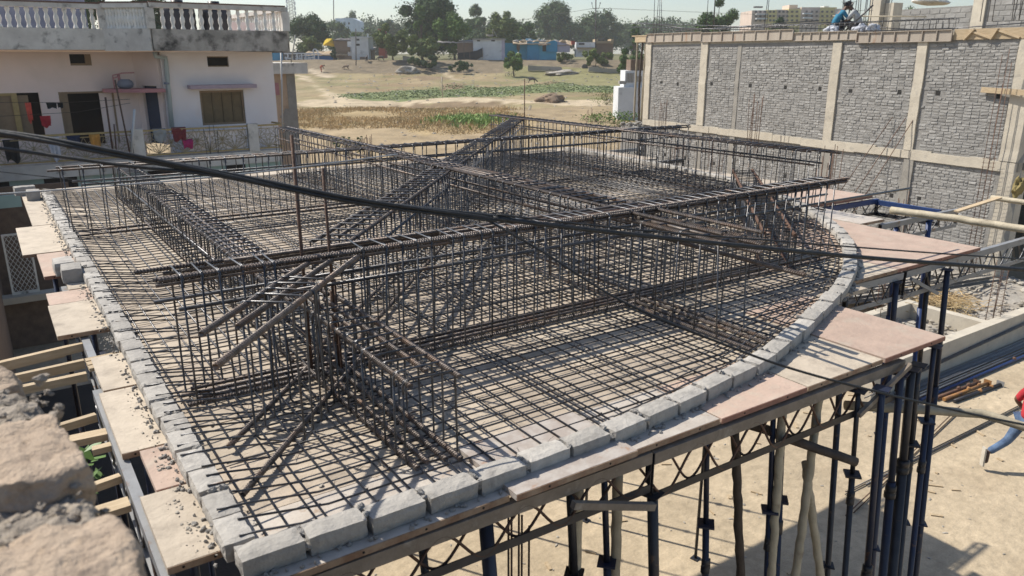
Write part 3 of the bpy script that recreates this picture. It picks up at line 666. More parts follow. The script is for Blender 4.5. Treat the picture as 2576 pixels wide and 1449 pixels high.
# roof slab and the shuttering along its edge
b = MB(); b.bb((-.3, -9, 6.74), (16.9, -.02, 6.98)); b.build('roof_slab', MT['concrete'], bld)
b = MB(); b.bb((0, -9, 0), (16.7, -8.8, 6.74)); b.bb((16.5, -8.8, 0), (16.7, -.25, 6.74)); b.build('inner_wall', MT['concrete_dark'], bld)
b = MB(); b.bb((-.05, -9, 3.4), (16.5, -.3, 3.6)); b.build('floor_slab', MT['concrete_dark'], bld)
b = MB(); b.bb((.02, -.55, 0), (.3, -.24, 3.4)); b.bb((.0, -.9, 3.6), (.3, -.24, 6.74)); b.build('corner_pier', MT['concrete'], bld)
def shutter(s0, s1, z0, z1, mt, ribs, y=.05, nm='shutter_board'):
    b = MB(); b.bb((s0, y, z0), (s1, y + .025, z1)); b.bb((s0, y, z1 - .02), (s1, y + .07, z1)); b.bb((s0, y, z0), (s1, y + .06, z0 + .018))
    for k in range(ribs + 1): x = s0 + (s1 - s0) * k / ribs; b.bb((x - .012, y + .025, z0 + .018), (x + .012, y + .065, z1 - .02))
    return b.build(nm, MT[mt], bld)
shutter(13.0, 16.66, 6.88, 7.24, 'shutter', 6); shutter(8.2, 12.99, 6.84, 7.2, 'shutter', 8, .06); shutter(5.55, 8.19, 6.80, 7.08, 'shutter', 7, .03); shutter(2.36, 5.54, 6.70, 7.02, 'shutter', 7, .065)
b = MB(); b.bb((-.4, .02, 6.74), (2.34, .05, 7.02)); b.build('shutter_board', MT['timber'], bld)
for k, (s0, s1) in enumerate(((2.0, 1.75), (1.25, 1.1), (.25, .15))):
    b = MB(); b.beam((s0, .075, 6.74), (s1, .075, 7.01), .05, .10, (0, 1, 0)); b.beam((s0 - .1, .07, 6.98), (s0 - .75, .07, 6.76), .045, .06, (0, 1, 0)); b.build('batten', MT['timber'], bld)
b = MB(); b.bb((16.7, -.6, 6.9), (17.5, .1, 7.15)); b.bb((16.6, -.6, 7.15), (17.75, .12, 7.19)); b.build('shutter_box', MT['timber'], bld)
b = MB(); b.beam((1.25, .10, 5.44), (-.6, .30, 5.40), .06, .14); b.build('scaffold_plank', MT['timber'], bld)
# posts under the far corner
m_('bamboo', (.46, .40, .29), (.36, .31, .22), rough=.6, scale=6, vary=.1, bump=.2, bscale=30, stretch=(1, 1, 1), c3=(.24, .20, .14), s3=4, lo3=.6, hi3=.72)
m_('darkwood', (.10, .075, .055), (.06, .045, .035), rough=.85, scale=6, bump=.3)
Wd = Vector((math.cos(Wang), math.sin(Wang), 0)); Wn = Vector((-math.sin(Wang), math.cos(Wang), 0))
def WP(s, y, z): return Wb + Wd * s + Wn * y + Vector((0, 0, z))
def pole(name, label, pts, r, mt, cat='pole', group=None, knots=True, n=9, seed=0):
    q = random.Random(seed); pts = [Vector(p) for p in pts]; o0 = pts[0]; out = []; rr_ = []
    L = sum((b - a).length for a, b in zip(pts, pts[1:])); k = max(6, int(L / .16)); 
    for i in range(k + 1):
        u = i / k * (len(pts) - 1); a = min(int(u), len(pts) - 2); p = pts[a].lerp(pts[a + 1], u - a)
        out.append(p - o0 + Vector((q.gauss(0, .003), q.gauss(0, .003), q.gauss(0, .003))))
        rr_.append(r * (1.12 if knots and i % 3 == 0 else 1) * (1 - .12 * i / k))
    b = MB(); b.tube(out, rr_, n); return tag(b.build(name, MT[mt], None, o0), label, cat, group)
pole('wooden_prop', 'thin pale pole under the far corner of the shuttering', [WP(17.45, .0, 3.5), WP(17.5, -.05, 6.9)], .045, 'bamboo', 'pole', 'poles under the far shuttering', seed=1)
pole('wooden_prop', 'dark crooked pole under the far corner of the shuttering', [WP(17.06, .0, 3.5), WP(17.12, .03, 5), WP(17.05, 0, 6.9)], .05, 'darkwood', 'pole', 'poles under the far shuttering', seed=2)
pole('wooden_prop', 'pale leaning pole nearest the far end column of the brick wall', [WP(16.9, .0, 3.5), WP(16.8, 0, 6.9)], .05, 'bamboo', 'pole', 'poles under the far shuttering', seed=3)
b = MB(); rk = random.Random(2)
for i in range(60): b.rock((16.75 + rk.random() * 1.3, rk.uniform(-.9, .3), 3.1 + rk.random() * .35), (.25, .2, .12), rk.random() * 99, .2, 0, rk.random())
b.bb((16.72, -1.0, 0), (18.1, .25, 3.25)); tag(b.build('rubble_plinth', MT['wallmortar'], None, Wb, Wang), 'grey rubble plinth at the far foot of the brick wall', 'rubble')
# rusty starter bars in front of the wall
for i, (s0, y0, z0, n, h, w_, lb) in enumerate(((14.6, .6, 2.9, 7, 1.75, .35, 'rusty bars before the far bay of the brick wall'), (8.9, .8, 2.9, 8, 2.1, .35, 'rusty bar cluster before the middle bay of the brick wall'), (4.7, 1.6, .3, 12, 3.3, .5, 'dense rusty column bars against the lower brick wall'), (10.6, 1.0, 2.0, 6, 1.6, .4, 'rusty bars behind the right beam cage, tops bent'), (12.6, 1.2, 1.2, 7, 1.9, .4, 'rusty bars low before the brick wall, left cluster'), (2.2, 1.3, .3, 5, 2.4, .3, 'short rusty bars low before the brick wall, right cluster'))):
    p = WP(s0, y0, 0); starters(lb, p.x, p.y, n, h, w_, z0, .011, 'rust', 1, .05, 40 + i)
p = WP(.55, .35, 0); cg = starters('slim tied column cage beside the corner column', p.x, p.y, 4, 6.2, .22, .2, .009, 'rust', 0, .01, 60)
for k in range(30): z = .15 + k * .115; b = MB(); b.tube([(-.12, -.12, z), (.12, -.12, z), (.12, .12, z), (-.12, .12, z), (-.12, -.12, z)], .004, 4); b.build('tie_ring', MT['rust'], cg)
for i, (sa, sb, za, lb) in enumerate(((5.6, 3.9, 4.55, 'long rusty bar leaning on the brick wall, left one'), (5.0, 3.45, 4.55, 'long rusty bar leaning on the brick wall, middle one'), (4.5, 3.2, 4.5, 'long rusty bar leaning on the brick wall, right one'))):
    a_ = WP(sa, 1.5, .2); c_ = WP(sb, .06, za); tag(bar_obj(a_, c_, .013, 'rust', None, 6, 'steel_bar'), lb, 'steel bar', 'bars leaning on the brick wall')

# ------------------------------------------------------------------ left house
def H(x, y, Y): return PY(x / 3.0857, y / 3.0857, Y)
m_('pinkwall', (.80, .66, .61), (.75, .62, .57), rough=.9, scale=1.2, vary=.02, bump=.15, bscale=40, c3=(.70, .585, .53), s3=.7, lo3=.5, hi3=.7)
m_('whitewall', (.82, .77, .76), (.78, .72, .71), rough=.9, scale=1.5, vary=.02, bump=.15, bscale=40, c3=(.74, .60, .53), s3=.5, lo3=.55, hi3=.7)
m_('weathered', (.68, .65, .59), (.52, .49, .44), rough=.95, scale=2.2, vary=.05, bump=.35, bscale=25, c3=(.14, .13, .115), s3=3.2, lo3=.56, hi3=.74, detail=8)
m_('weathered_dark', (.50, .46, .41), (.30, .28, .245), rough=.95, scale=3, vary=.05, bump=.4, bscale=25, c3=(.06, .056, .05), s3=2.6, lo3=.5, hi3=.68, detail=8)
m_('baluster', (.80, .78, .72), (.70, .68, .62), rough=.85, scale=6, vary=.08, bump=.1, c3=(.28, .27, .24), s3=5, lo3=.6, hi3=.72)
m_('pinkshade', (.46, .22, .23), (.40, .19, .20), rough=.85, scale=4, vary=.05, bump=.1)
m_('lilac', (.45, .36, .42), (.38, .30, .35), rough=.85, scale=4, vary=.02, bump=.1)
m_('brownpaint', (.17, .115, .05), (.13, .09, .04), rough=.6, scale=6, vary=.1, bump=.1)
m_('tanframe', (.28, .20, .12), (.24, .165, .10), rough=.7, scale=6, vary=.08, bump=.1)
m_('goldpaint', (.42, .31, .13), (.34, .25, .10), rough=.6, scale=9, vary=.08, bump=.05)
m_('goldpale', (.40, .33, .20), (.32, .26, .15), rough=.65, scale=9, vary=.1, bump=.05)
m_('mint', (.38, .53, .50), (.33, .47, .44), rough=.9, scale=2, vary=.03, bump=.1, c3=(.55, .57, .55), s3=1.2, lo3=.55, hi3=.7)
m_('bluedoor', (.03, .05, .10), (.02, .035, .07), rough=.55, scale=4, bump=.1)
m_('pvc', (.36, .42, .42), (.42, .48, .50), rough=.5, scale=1.2, vary=.02, bump=.05)
m_('tank', (.012, .013, .018), rough=.4, bump=0)
m_('bluegrey', (.22, .24, .30), (.17, .19, .24), rough=.9, scale=3, bump=.2)
YR, YL, YB_, YPR, YPL = 25.3, 26.2, 24.3, 24.1, 24.9
house = thing('house', 'pink two-storey house with a white balustrade on its roof at the left', 'house', (4, 25, 0)); HO = Vector((4, 25, 0))
def hb(name, mt, *boxes, parent=None):
    b = MB()
    for a, c in boxes: b.bb(Vector(a) - HO, Vector(c) - HO)
    return b.build(name, MT[mt], parent or house)
def wall_holes(x0, x1, z0, z1, y0, y1, holes):
    xs_ = sorted({x0, x1, *[h[0] for h in holes], *[h[1] for h in holes]}); zs_ = sorted({z0, z1, *[h[2] for h in holes], *[h[3] for h in holes]}); out = []
    for a, c in zip(xs_, xs_[1:]):
        run = None
        for e, f in zip(zs_, zs_[1:]):
            solid = not any(h[0] <= a and c <= h[1] and h[2] <= e and f <= h[3] for h in holes)
            if solid: run = [e, f] if run is None else [run[0], f]
            if (not solid or f == zs_[-1]) and run: out.append(((a, y0, run[0]), (c, y1, run[1]))); run = None
    return out
# right block, window and vent openings
wx0, wz1 = H(1545, 705, YR).x, H(1545, 705, YR).z; wx1 = H(1888, 700, YR).x; wz0 = H(1560, 975, YR).z
vx0, vx1, vz0, vz1 = H(1605, 435, YR).x, H(1770, 435, YR).x, H(1770, 518, YR).z, H(1605, 437, YR).z
xr0, xr1 = 4.60, H(2110, 400, YR).x; ZS = 6.44
hb('front_wall', 'whitewall', *wall_holes(xr0, xr1, 0, ZS, YR, YR + .22, [(wx0, wx1, wz0, wz1), (vx0, vx1, vz0, vz1)]))
hb('side_wall', 'pinkwall', ((xr1 - .22, YR + .22, 0), (xr1, 32, ZS)))
win = hb('window', 'tanframe', ((wx0, YR + .05, wz0), (wx0 + .06, YR + .13, wz1)), ((wx1 - .06, YR + .05, wz0), (wx1, YR + .13, wz1)), ((wx0 + .06, YR + .05, wz1 - .06), (wx1 - .06, YR + .13, wz1)), ((wx0 + .06, YR + .05, wz0), (wx1 - .06, YR + .13, wz0 + .06)))
n = 4; ww = (wx1 - wx0 - .12) / n
for k in range(n):
    a = wx0 + .06 + k * ww; sh = hb('shutter', 'brownpaint', ((a + .008, YR + .08, wz0 + .06), (a + ww - .008, YR + .11, wz1 - .06)), parent=win)
    hb('shutter', 'brownpaint', ((a + .05, YR + .07, wz1 - .42), (a + ww - .05, YR + .08, wz1 - .16)), ((a + .05, YR + .07, wz0 + .12), (a + ww - .05, YR + .08, wz0 + .5)), parent=win)
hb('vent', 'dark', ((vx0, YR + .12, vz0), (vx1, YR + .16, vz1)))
vv = hb('vent_frame', 'tanframe', ((vx0, YR + .04, vz0), (vx1, YR + .1, vz0 + .03)), ((vx0, YR + .04, vz1 - .03), (vx1, YR + .1, vz1)))
p0, p1 = H(1470, 668, YR - .3), H(1985, 655, YR - .3)
hb('window_canopy', 'lilac', ((p0.x, YR - .42, p0.z - .09), (p1.x, YR - .002, p0.z + .0)), ((p0.x, YR - .42, p0.z), (p1.x, YR - .002, p0.z + .02)))
# left block with doors and vents
d0, d1, dz = H(450, 715, YL).x, H(880, 712, YL).x, H(450, 715, YL).z; e0, e1 = H(-60, 740, YL).x, H(300, 725, YL).x; v0, v1 = H(535, 420, YL), H(715, 508, YL); FLZ = 3.78
xl1 = 4.05
hb('front_wall', 'pinkwall', *wall_holes(-2.2, xl1, 0, ZS, YL, YL + .22, [(d0, d1, FLZ, dz), (e0, e1, FLZ + .3, dz), (v0.x, v1.x, v1.z, v0.z)]))
hb('room_shade_panel', 'dark', ((-2.2, YL + .9, 3.7), (xl1, YL + 1.0, ZS)), ((wx0 - .2, YR + .5, 3.7), (xr1 - .3, YR + .55, ZS)))  # near-black panels: the gloom of the unlit rooms is put into their colour
hb('door_frame', 'tanframe', ((d0, YL + .02, FLZ), (d0 + .05, YL + .2, dz)), ((d1 - .05, YL + .02, FLZ), (d1, YL + .2, dz)), ((d0 + .05, YL + .02, dz - .05), (d1 - .05, YL + .2, dz)))
dm1, dm2 = H(535, 800, YL).x, H(780, 800, YL).x
hb('door', 'tanframe', ((d0 + .05, YL + .06, FLZ), (dm1, YL + .11, dz - .05))); hb('door', 'pinkwall', ((dm2, YL + .06, FLZ), (d1 - .05, YL + .11, dz - .05)))
wn = hb('window', 'goldpaint', ((H(85, 740, YL).x, YL + .03, FLZ + .3), (H(130, 740, YL).x, YL + .12, dz)), ((e0, YL + .03, dz - .07), (H(85, 740, YL).x, YL + .12, dz)))
hb('pane', 'tanframe', ((e0, YL + .10, FLZ + .3), (H(215, 740, YL).x, YL + .13, dz - .07)), parent=wn)
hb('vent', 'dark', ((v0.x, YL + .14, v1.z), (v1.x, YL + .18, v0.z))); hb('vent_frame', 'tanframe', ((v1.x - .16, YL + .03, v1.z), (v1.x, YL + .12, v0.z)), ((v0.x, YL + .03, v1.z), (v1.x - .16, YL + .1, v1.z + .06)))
# splayed wall between the blocks with the blue door
b = MB(); a = Vector((xl1, YL, 0)); c = Vector((xr0, YR, 0)); dd_ = (c - a).normalized(); b.beam(a - HO + Vector((0, .1, 5.95)), c - HO + Vector((0, .1, 5.95)), .2, .98); b.beam(a - HO + Vector((0, .1, 4.6)) , a - HO + dd_ * .28 + Vector((0, .1, 4.6)), .2, 1.72); b.beam(c - HO - dd_ * .16 + Vector((0, .1, 4.6)), c - HO + Vector((0, .1, 4.6)), .2, 1.72); b.build('splayed_wall', MT['pinkwall'], house)
b = MB(); b.beam(a - HO + dd_ * .28 + Vector((0, .14, 4.6)), c - HO - dd_ * .16 + Vector((0, .14, 4.6)), .05, 1.7); b.build('door', MT['bluedoor'], house)
b = MB(); q0 = a.lerp(c, .15); q1 = a.lerp(c, .5); b.beam(q0 - HO + Vector((0, -.012, 6.1)), q1 - HO + Vector((0, -.012, 6.1)), .02, .26); b.build('vent', MT['dark'], house)
cz = H(1100, 718, 25.2).z
b = MB(); b.prism([(p.x - HO.x, p.y - HO.y) for p in (Vector((3.05, 26.15, 0)), Vector((3.05, 25.75, 0)), Vector((3.95, 25.0, 0)), Vector((4.58, 25.0, 0)), Vector((4.58, 25.25, 0)), Vector((4.0, 26.15, 0)))], cz, cz + .10); b.build('door_canopy', MT['pinkshade'], house)
# drain pipe
b = MB(); t0 = H(1200, 400, YR - .12); t1 = H(1210, 440, YR - .12); t2 = H(1285, 450, YR - .12); t3 = H(1290, 500, YR - .1); t4 = H(1335, 990, YR - .1)
b.tube([t0 - HO, t1 - HO, t2 - HO, t3 - HO, t4 - HO], .065, 10); dp = b.build('drain_pipe', MT['pvc'], house)
b = MB(); b.tube([H(1295, 640, YR - .1) - HO, H(1296, 655, YR - .1) - HO], .085, 10); b.build('pipe_clip', MT['bluegrey'], dp)
# roof edge and balustrades
def chain(name, mt, pts, z0, z1, th):
    b = MB()
    for a, c in zip(pts, pts[1:]):
        a = Vector((*a, (z0 + z1) / 2)); c = Vector((*c, (z0 + z1) / 2)); d = (c - a).normalized(); b.beam(a - HO - d * .002, c - HO, th, z1 - z0)
    return b.build(name, MT[mt], house)
pl0 = (-2.2, YPL); pl1 = (H(800, 200, YPL).x, YPL); pr0 = (H(1170, 200, YPR).x, YPR); pr1 = (H(2215, 200, YPR).x, YPR)
zf0, zf1 = H(1800, 398, YPR).z, H(1800, 236, YPR).z; zt1 = H(1800, 40, YPR).z
hb('roof_slab', 'pinkwall', ((-2.2, YPL + .08, zf0 + .02), (pr1[0] - .1, 33, zf0 + .2)), ((pr0[0] + .06, YPR + .08, zf0 + .02), (pr1[0] - .1, YPL + .08, zf0 + .2)))
chain('fascia', 'weathered', [pl0, pl1], zf0 + .03, zf1, .16); chain('fascia', 'weathered', [pl1, pr0], zf0, zf1 + .01, .165); chain('fascia', 'weathered_dark', [pr0, pr1], zf0, zf1, .16); chain('fascia', 'weathered_dark', [pr1, (pr1[0], 32)], zf0 - .03, zf1 - .01, .16)
chain('top_rail', 'weathered', [pl0, pl1], zt1 - .17, zt1 - .05, .2); chain('top_rail', 'weathered', [pl1, pr0], zt1 - .14, zt1 - .02, .2); chain('top_rail', 'weathered', [pr0, pr1, (pr1[0], 32)], zt1 - .13, zt1 - .005, .2)
b = MB()
prof = [(.06, 0), (.06, .03), (.045, .06), (.036, .12), (.062, .22), (.058, .30), (.034, .37), (.04, .42), (.06, .48), (.04, .54), (.06, .58)]
hB = zt1 - .13 - zf1; b.lathe([(r_ * 1.05, z_ / .58 * hB) for r_, z_ in prof], n=8); bm_ = b.mesh('baluster', MT['baluster'])
def row(a, c, n, skip0=.6):
    for k in range(n):
        u = (k + skip0) / n; p = Vector((*a, 0)).lerp(Vector((*c, 0)), u); link('baluster', bm_, house, (p.x - HO.x, p.y - HO.y, zf1 + .003))
m_('coping', (.16, .09, .065), (.12, .07, .05), rough=.9, scale=5, bump=.2)
chain('coping', 'coping', [pl0, pl1], zt1 - .048, zt1 - .01, .22); chain('coping', 'coping', [pl1, pr0], zt1 - .018, zt1 + .018, .22); chain('coping', 'coping', [pr0, pr1], zt1 - .003, zt1 + .03, .22)
row(pl0, (pl1[0] - .15, YPL), 24); row((pl1[0] + .1, pl1[1] - .06), (pr0[0] - .1, pr0[1] + .06), 13, .5); row((pr0[0] + .2, YPR), (pr1[0] - .22, YPR), 13, .5); row((pr1[0], YPR + .3), (pr1[0], 31), 22, .5)
for p in (pl1, pr0, pr1): hb('baluster_post', 'weathered', ((p[0] - .11, p[1] - .085, zf1 + .01), (p[0] + .11, p[1] + .085, zt1 - .135)))
hb('stair_room', 'bluegrey', ((.3, 28.5, 6.6), (3.2, 31.5, 8.6)), ((-2.2, 28.2, 6.6), (.2, 28.4, 7.6)))
hb('white_panel', 'whitewall', ((7.0, 26.5, 6.64), (7.9, 26.6, 7.35)))
for x, y, lb in ((5.7, 27.5, 'black water tank on the house roof, left of two'), (6.85, 27.6, 'black water tank on the house roof, right of two')):
    b = MB(); b.lathe([(.50, 0), (.52, .05)] + [(.52 - .015 * (i % 2), .1 + i * .1) for i in range(10)] + [(.5, 1.12), (.3, 1.25), (.18, 1.3), (.18, 1.36)], n=18)
    tag(b.build('water_tank', MT['tank'], None, (x, y, 6.66)), lb, 'water tank', 'water tanks on the house roof')
# balcony
zb0, zb1 = H(1100, 1215, YB_).z, H(1100, 1010, YB_).z; bx1 = H(2165, 940, YB_).x
hb('balcony_slab', 'weathered', ((-2.2, YB_ - .02, zb0 - .30), (bx1, YR + .0, zb0 - .06)))
hb('balcony_beam', 'weathered', ((-2.2, YB_ - .06, zb0 - .42), (bx1 + .02, YB_ - .022, zb0 - .05)))
hb('lower_wall', 'mint', ((-2.2, YB_ + .1, 0), (2.0, YB_ + .3, zb0 - .3)), ((2.0, YB_ + .1, 2.6), (bx1, YB_ + .3, zb0 - .3)), ((2.9, YB_ + .1, 0), (bx1, YB_ + .3, 2.6)))
for bx_ in (((1.1, YB_ + .09, 2.7), (1.9, YB_ + .102, 3.15)), ((3.7, YB_ + .09, 2.95), (4.5, YB_ + .102, 3.2)), ((-.6, YB_ + .09, 2.85), (.3, YB_ + .102, 3.25)), ((5.9, YB_ + .09, 2.9), (6.5, YB_ + .102, 3.15))): hb('lower_opening', 'dark', bx_)
rail = thing('balcony_railing', 'gold painted balcony railing with flower grilles on the pink house', 'railing', (0, YB_, zb0))
def rb(name, mt, a, c):
    b = MB(); b.bb(a, c); return b.build(name, MT[mt], rail)
HR = zb1 - zb0
rb('top_rail', 'goldpaint', (-2.2, -.03, HR - .05), (bx1 - .1, .03, HR)); rb('top_rail', 'goldpaint', (-2.2, -.02, HR - .13), (bx1 - .1, .02, HR - .11)); rb('bottom_rail', 'goldpaint', (-2.2, -.03, 0), (bx1 - .1, .03, .04))
for xx in (.02, 3.55, H(1958, 1000, YB_).x):
    rb('rail_post', 'weathered', (xx - .15, -.09, -.05), (xx + .15, .09, HR + .04))
b = MB(); b.tube([(bx1 - .1, 0, HR - .02), (bx1 + .08, .1, HR - .02), (bx1 + .12, .35, HR - .02), (bx1 + .05, .9, HR - .02)], .03, 6); b.tube([(bx1 - .1, 0, .02), (bx1 + .08, .1, .02), (bx1 + .12, .35, .02), (bx1 + .05, .9, .02)], .025, 6); b.build('rail_return', MT['goldpaint'], rail)
def flower(cx, cz, R_, a0, a1, n):
    b = MB()
    for k in range(n):
        a = a0 + (a1 - a0) * (k + .5) / n; d = Vector((math.cos(a), 0, math.sin(a))); pn = Vector((-d.z, 0, d.x)); c = Vector((cx, 0, cz))
        for sg in (-1, 1): b.tube([c, c + d * R_ * .35 + pn * sg * R_ * .10, c + d * R_ * .7 + pn * sg * R_ * .12, c + d * R_], .0065, 4, False)
    b.rock((cx, 0, cz), (.07, .05, .07), 1, .1, 0); return b.build('flower_grille', MT['goldpale'], rail)
segs = [(-2.1, -.15), (.2, 3.38), (3.72, H(1905, 1000, YB_).x), (H(2005, 1000, YB_).x, bx1 - .1)]
for a, c in segs:
    n = max(1, round((c - a) / .72)); w_ = (c - a) / n
    for k in range(n):
        x0_ = a + k * w_; flower(x0_ + w_ / 2, .05, HR * .78, .12, PI - .12, 7); flower(x0_, HR * .48, .34, -PI / 2, PI / 2, 6); flower(x0_ + w_, HR * .48, .34, PI / 2, 1.5 * PI, 6)
hb('balcony_panel', 'whitewall', ((H(1445, 1000, YB_).x, YB_ + .05, zb0 + .03), (H(1905, 1000, YB_).x, YB_ + .07, zb1 - .12)))
# washing
def cloth(name, label, mt, c, w, l, Y, front=-.05, seed=0, group='washing on the balcony', line=False):
    q = random.Random(seed); b = MB(); nx, nz = 7, 9; vs = []; fs = []
    for j in range(nz + 1):
        for i in range(nx + 1):
            u = i / nx - .5; v = j / nz; wv = .03 * math.sin(u * 16 + seed) * (.2 + v) + .015 * math.sin(v * 9 + u * 5 + seed)
            vs.append((u * w * (1 - .18 * v * q.uniform(.6, 1.2)), front + wv - .04 * (0 if j else -1), -v * l * (1 + .12 * math.sin(u * 7 + seed * 2) * (v > .5))))
    k = len(vs); vs += [(x, y + .012, z) for x, y, z in vs]
    for j in range(nz):
        for i in range(nx): a = j * (nx + 1) + i; fs.append((a, a + nx + 1, a + nx + 2, a + 1)); fs.append((k + a, k + a + 1, k + a + nx + 2, k + a + nx + 1))
    if not line:                                          # the fold over the rail
        a = len(vs); vs += [(x, front + .09, .02 + .0) for x, y, z in vs[:nx + 1]] + [(x * .95, front + .11, -l * .45) for x, y, z in vs[:nx + 1]]
        for i in range(nx): fs.append((i, i + 1, a + i + 1, a + i)); fs.append((a + i, a + i + 1, a + nx + 2 + i, a + nx + 1 + i))
    b.add(vs, fs, True); return tag(b.build(name, MT[mt], None, (c.x, Y, c.z)), label, 'clothing', group)
for k_, c_ in dict(cl_white=(.55, .57, .62), cl_navy=(.02, .03, .07), cl_orange=(.62, .30, .06), cl_black=(.018, .02, .02), cl_maroon=(.20, .035, .04), cl_grey=(.33, .34, .33), cl_pink=(.42, .03, .14), cl_red=(.50, .03, .04), cl_coral=(.75, .12, .08)).items(): m_(k_, c_, rough=.95, scale=9, vary=.02, bump=.2, bscale=60)
for i, (nm, lb, mt, x, y, w_, l_) in enumerate((('hung_cloth', 'black cloth hanging on the railing at the far left', 'cl_black', 80, 1090, .36, .55), ('hung_shirt', 'pale blue white shirt hanging on the railing', 'cl_white', 412, 1058, .26, .62), ('hung_cloth', 'navy cloth hung over the railing below the dark doorway', 'cl_navy', 566, 1050, .32, .32), ('hung_cloth', 'orange cloth hanging on the flower railing', 'cl_orange', 730, 1040, .26, .48), ('hung_cloth', 'grey and maroon cloth draped right of the grey post', 'cl_grey', 1235, 1003, .36, .36), ('hung_cloth', 'maroon cloth draped over the railing', 'cl_maroon', 1385, 993, .40, .36), ('hung_cloth', 'crumpled magenta cloth stuffed low on the railing', 'cl_pink', 1455, 1085, .3, .24))):
    cloth(nm, lb, mt, H(x, y, YB_), w_, l_, YB_, -.045, i)
for i, (nm, lb, mt, x, y, w_, l_) in enumerate((('hung_cloth', 'coral scarf hanging from the washing line', 'cl_coral', 215, 795, .14, .52), ('hung_shorts', 'black shorts on the washing line before the pale wall', 'cl_black', 398, 797, .26, .15), ('hung_cloth', 'small black sock bundle beside the black shorts', 'cl_black', 465, 797, .14, .14), ('hung_trousers', 'red trousers folded on the lower washing line', 'cl_red', 350, 900, .26, .30))):
    cloth(nm, lb, mt, H(x, y, 25.3), w_, l_, 25.3, 0, 20 + i, line=True)
b = MB(); l0 = H(-40, 795, 25.3); b.tube([l0 - HO, H(500, 796, 25.3) - HO, H(1010, 770, 25.3) - HO], .006, 4); l0 = H(-40, 905, 25.3); b.tube([l0 - HO, H(600, 870, 25.3) - HO, H(1010, 800, 25.3) - HO], .006, 4)
tag(b.build('washing_line', MT['wire'], None, HO), 'thin washing lines strung along the balcony', 'washing line')
# things on and by the balcony
pt = thing('pot_stand', 'grey pot and red iron stand on the pink door canopy', 'pot', (3.62, 25.62, cz + .10))
b = MB(); b.lathe([(.10, 0), (.2, .05), (.23, .13), (.19, .22), (.13, .25), (.14, .27)], n=14); b.build('pot', MT['bluegrey'], pt)
b = MB(); b.tube([(-.3, 0, 0), (-.3, 0, .38), (-.05, 0, .44), (.28, 0, .45)], .02, 5); b.tube([(-.12, .05, 0), (-.14, .05, .42)], .04, 5); b.tube([(-.3, 0, .3), (-.12, .04, .36)], .02, 5); b.build('stand', MT['pinkshade'], pt)
for i, (a, c, r_, mt, lb) in enumerate((((892, 620), (1010, 1200), .022, 'rust', 'long rusty rod leaning across the balcony railing'), ((818, 755), (880, 1200), .026, 'rust', 'rusty angle post standing before the dark doorway'), ((885, 965), (905, 1190), .02, 'rust', 'short rusty rod beside the rusty angle post'), ((1044, 850), (1020, 1200), .034, 'pvcw', 'white plastic pipe standing at the grey railing post'))):
    if i == 0: m_('pvcw', (.62, .63, .62), (.55, .56, .56), rough=.5, bump=0)
    p, e = H(*a, YB_ - .35), H(*c, YB_ - .2); tag(bar_obj(e, p, r_, mt, None, 7, 'rod' if i < 3 else 'plastic_pipe'), lb, 'rod' if i < 3 else 'pipe')
p = H(1650, 1190, 23.2); st = starters('thin dark starter bars before the white balcony panel', p.x, p.y, 5, .78, .3, p.z, .008, 'wire', 0, .06, 77)
p = PZ(922, 352, 1.2)
# annex behind the house
ax = thing('annex', 'small peach outbuilding with a mouldy flat roof behind the house', 'outbuilding', (9.4, 30, 0))
A0 = PY(690, 185, 30).x - 9.4; A1 = PY(740, 185, 30).x - 9.4; az = PY(740, 185, 30).z; az1 = PY(757, 158, 30).z
b = MB(); b.bb((A0 - .5, 0, 0), (A1, 4, az)); b.build('wall', MT['peach'] if 'peach' in MT else m_('peach', (.58, .42, .29), (.50, .36, .25), rough=.9, scale=1.5, bump=.2, c3=(.36, .27, .2), s3=2, lo3=.6, hi3=.7), ax)
b = MB(); b.bb((A0 - .5, -.35, az), (A1 + .42, 4.3, az1)); b.build('roof_slab', MT['weathered'], ax)
b = MB(); b.bb((A1 - .32, -.012, 0), (A1 + .012, .3, az)); 
for k in range(7): b.rock((A1 - .34 - .1 * (k % 2), -.004, 3.2 + k * .17), (.4, .014, .3), k, .3, 1)
b.build('bare_patch', MT['concrete_dark'], ax)
b = MB(); g0 = PY(695, 222, 30); b.bb((g0.x - 9.4 - .1, -.02, g0.z - .25), (g0.x - 9.4 + .1, .02, g0.z + .2)); b.build('grille', MT['pinkshade'], ax)
p, e = PY(707, 128, 28.5), PY(711, 330, 28.5); tag(bar_obj(e, p, .03, 'pvcw', None, 7, 'plastic_pipe'), 'thin white plastic pipe standing between the house and the outbuilding', 'pipe')

# ------------------------------------------------------------------ trusses and props under the deck
m_('bluesteel', (.018, .026, .06), (.03, .035, .055), rough=.45, scale=5, vary=.2, bump=.05, metal=.2, c3=(.12, .07, .05), s3=7, lo3=.62, hi3=.7)
m_('blacksteel', (.02, .022, .028), (.035, .035, .04), rough=.45, scale=5, vary=.2, bump=.05, metal=.2, c3=(.10, .07, .05), s3=7, lo3=.62, hi3=.7)
m_('greysteel', (.27, .275, .28), (.20, .205, .21), rough=.5, scale=3, vary=.06, bump=.08, c3=(.20, .13, .09), s3=6, lo3=.6, hi3=.7)
m_('brightblue', (.02, .05, .17), (.018, .04, .12), rough=.5, scale=4, bump=.05)
m_('dirtysteel', (.26, .215, .17), (.17, .135, .10), rough=.75, scale=5, vary=.06, bump=.2, bscale=30, c3=(.34, .30, .25), s3=5, lo3=.55, hi3=.7)
m_('orangepaint', (.42, .20, .05), (.24, .13, .07), rough=.65, scale=6, bump=.1)
B4 = tops()
ZG = CAMZ - CAMZ / K                                # street level in the layout's own scale
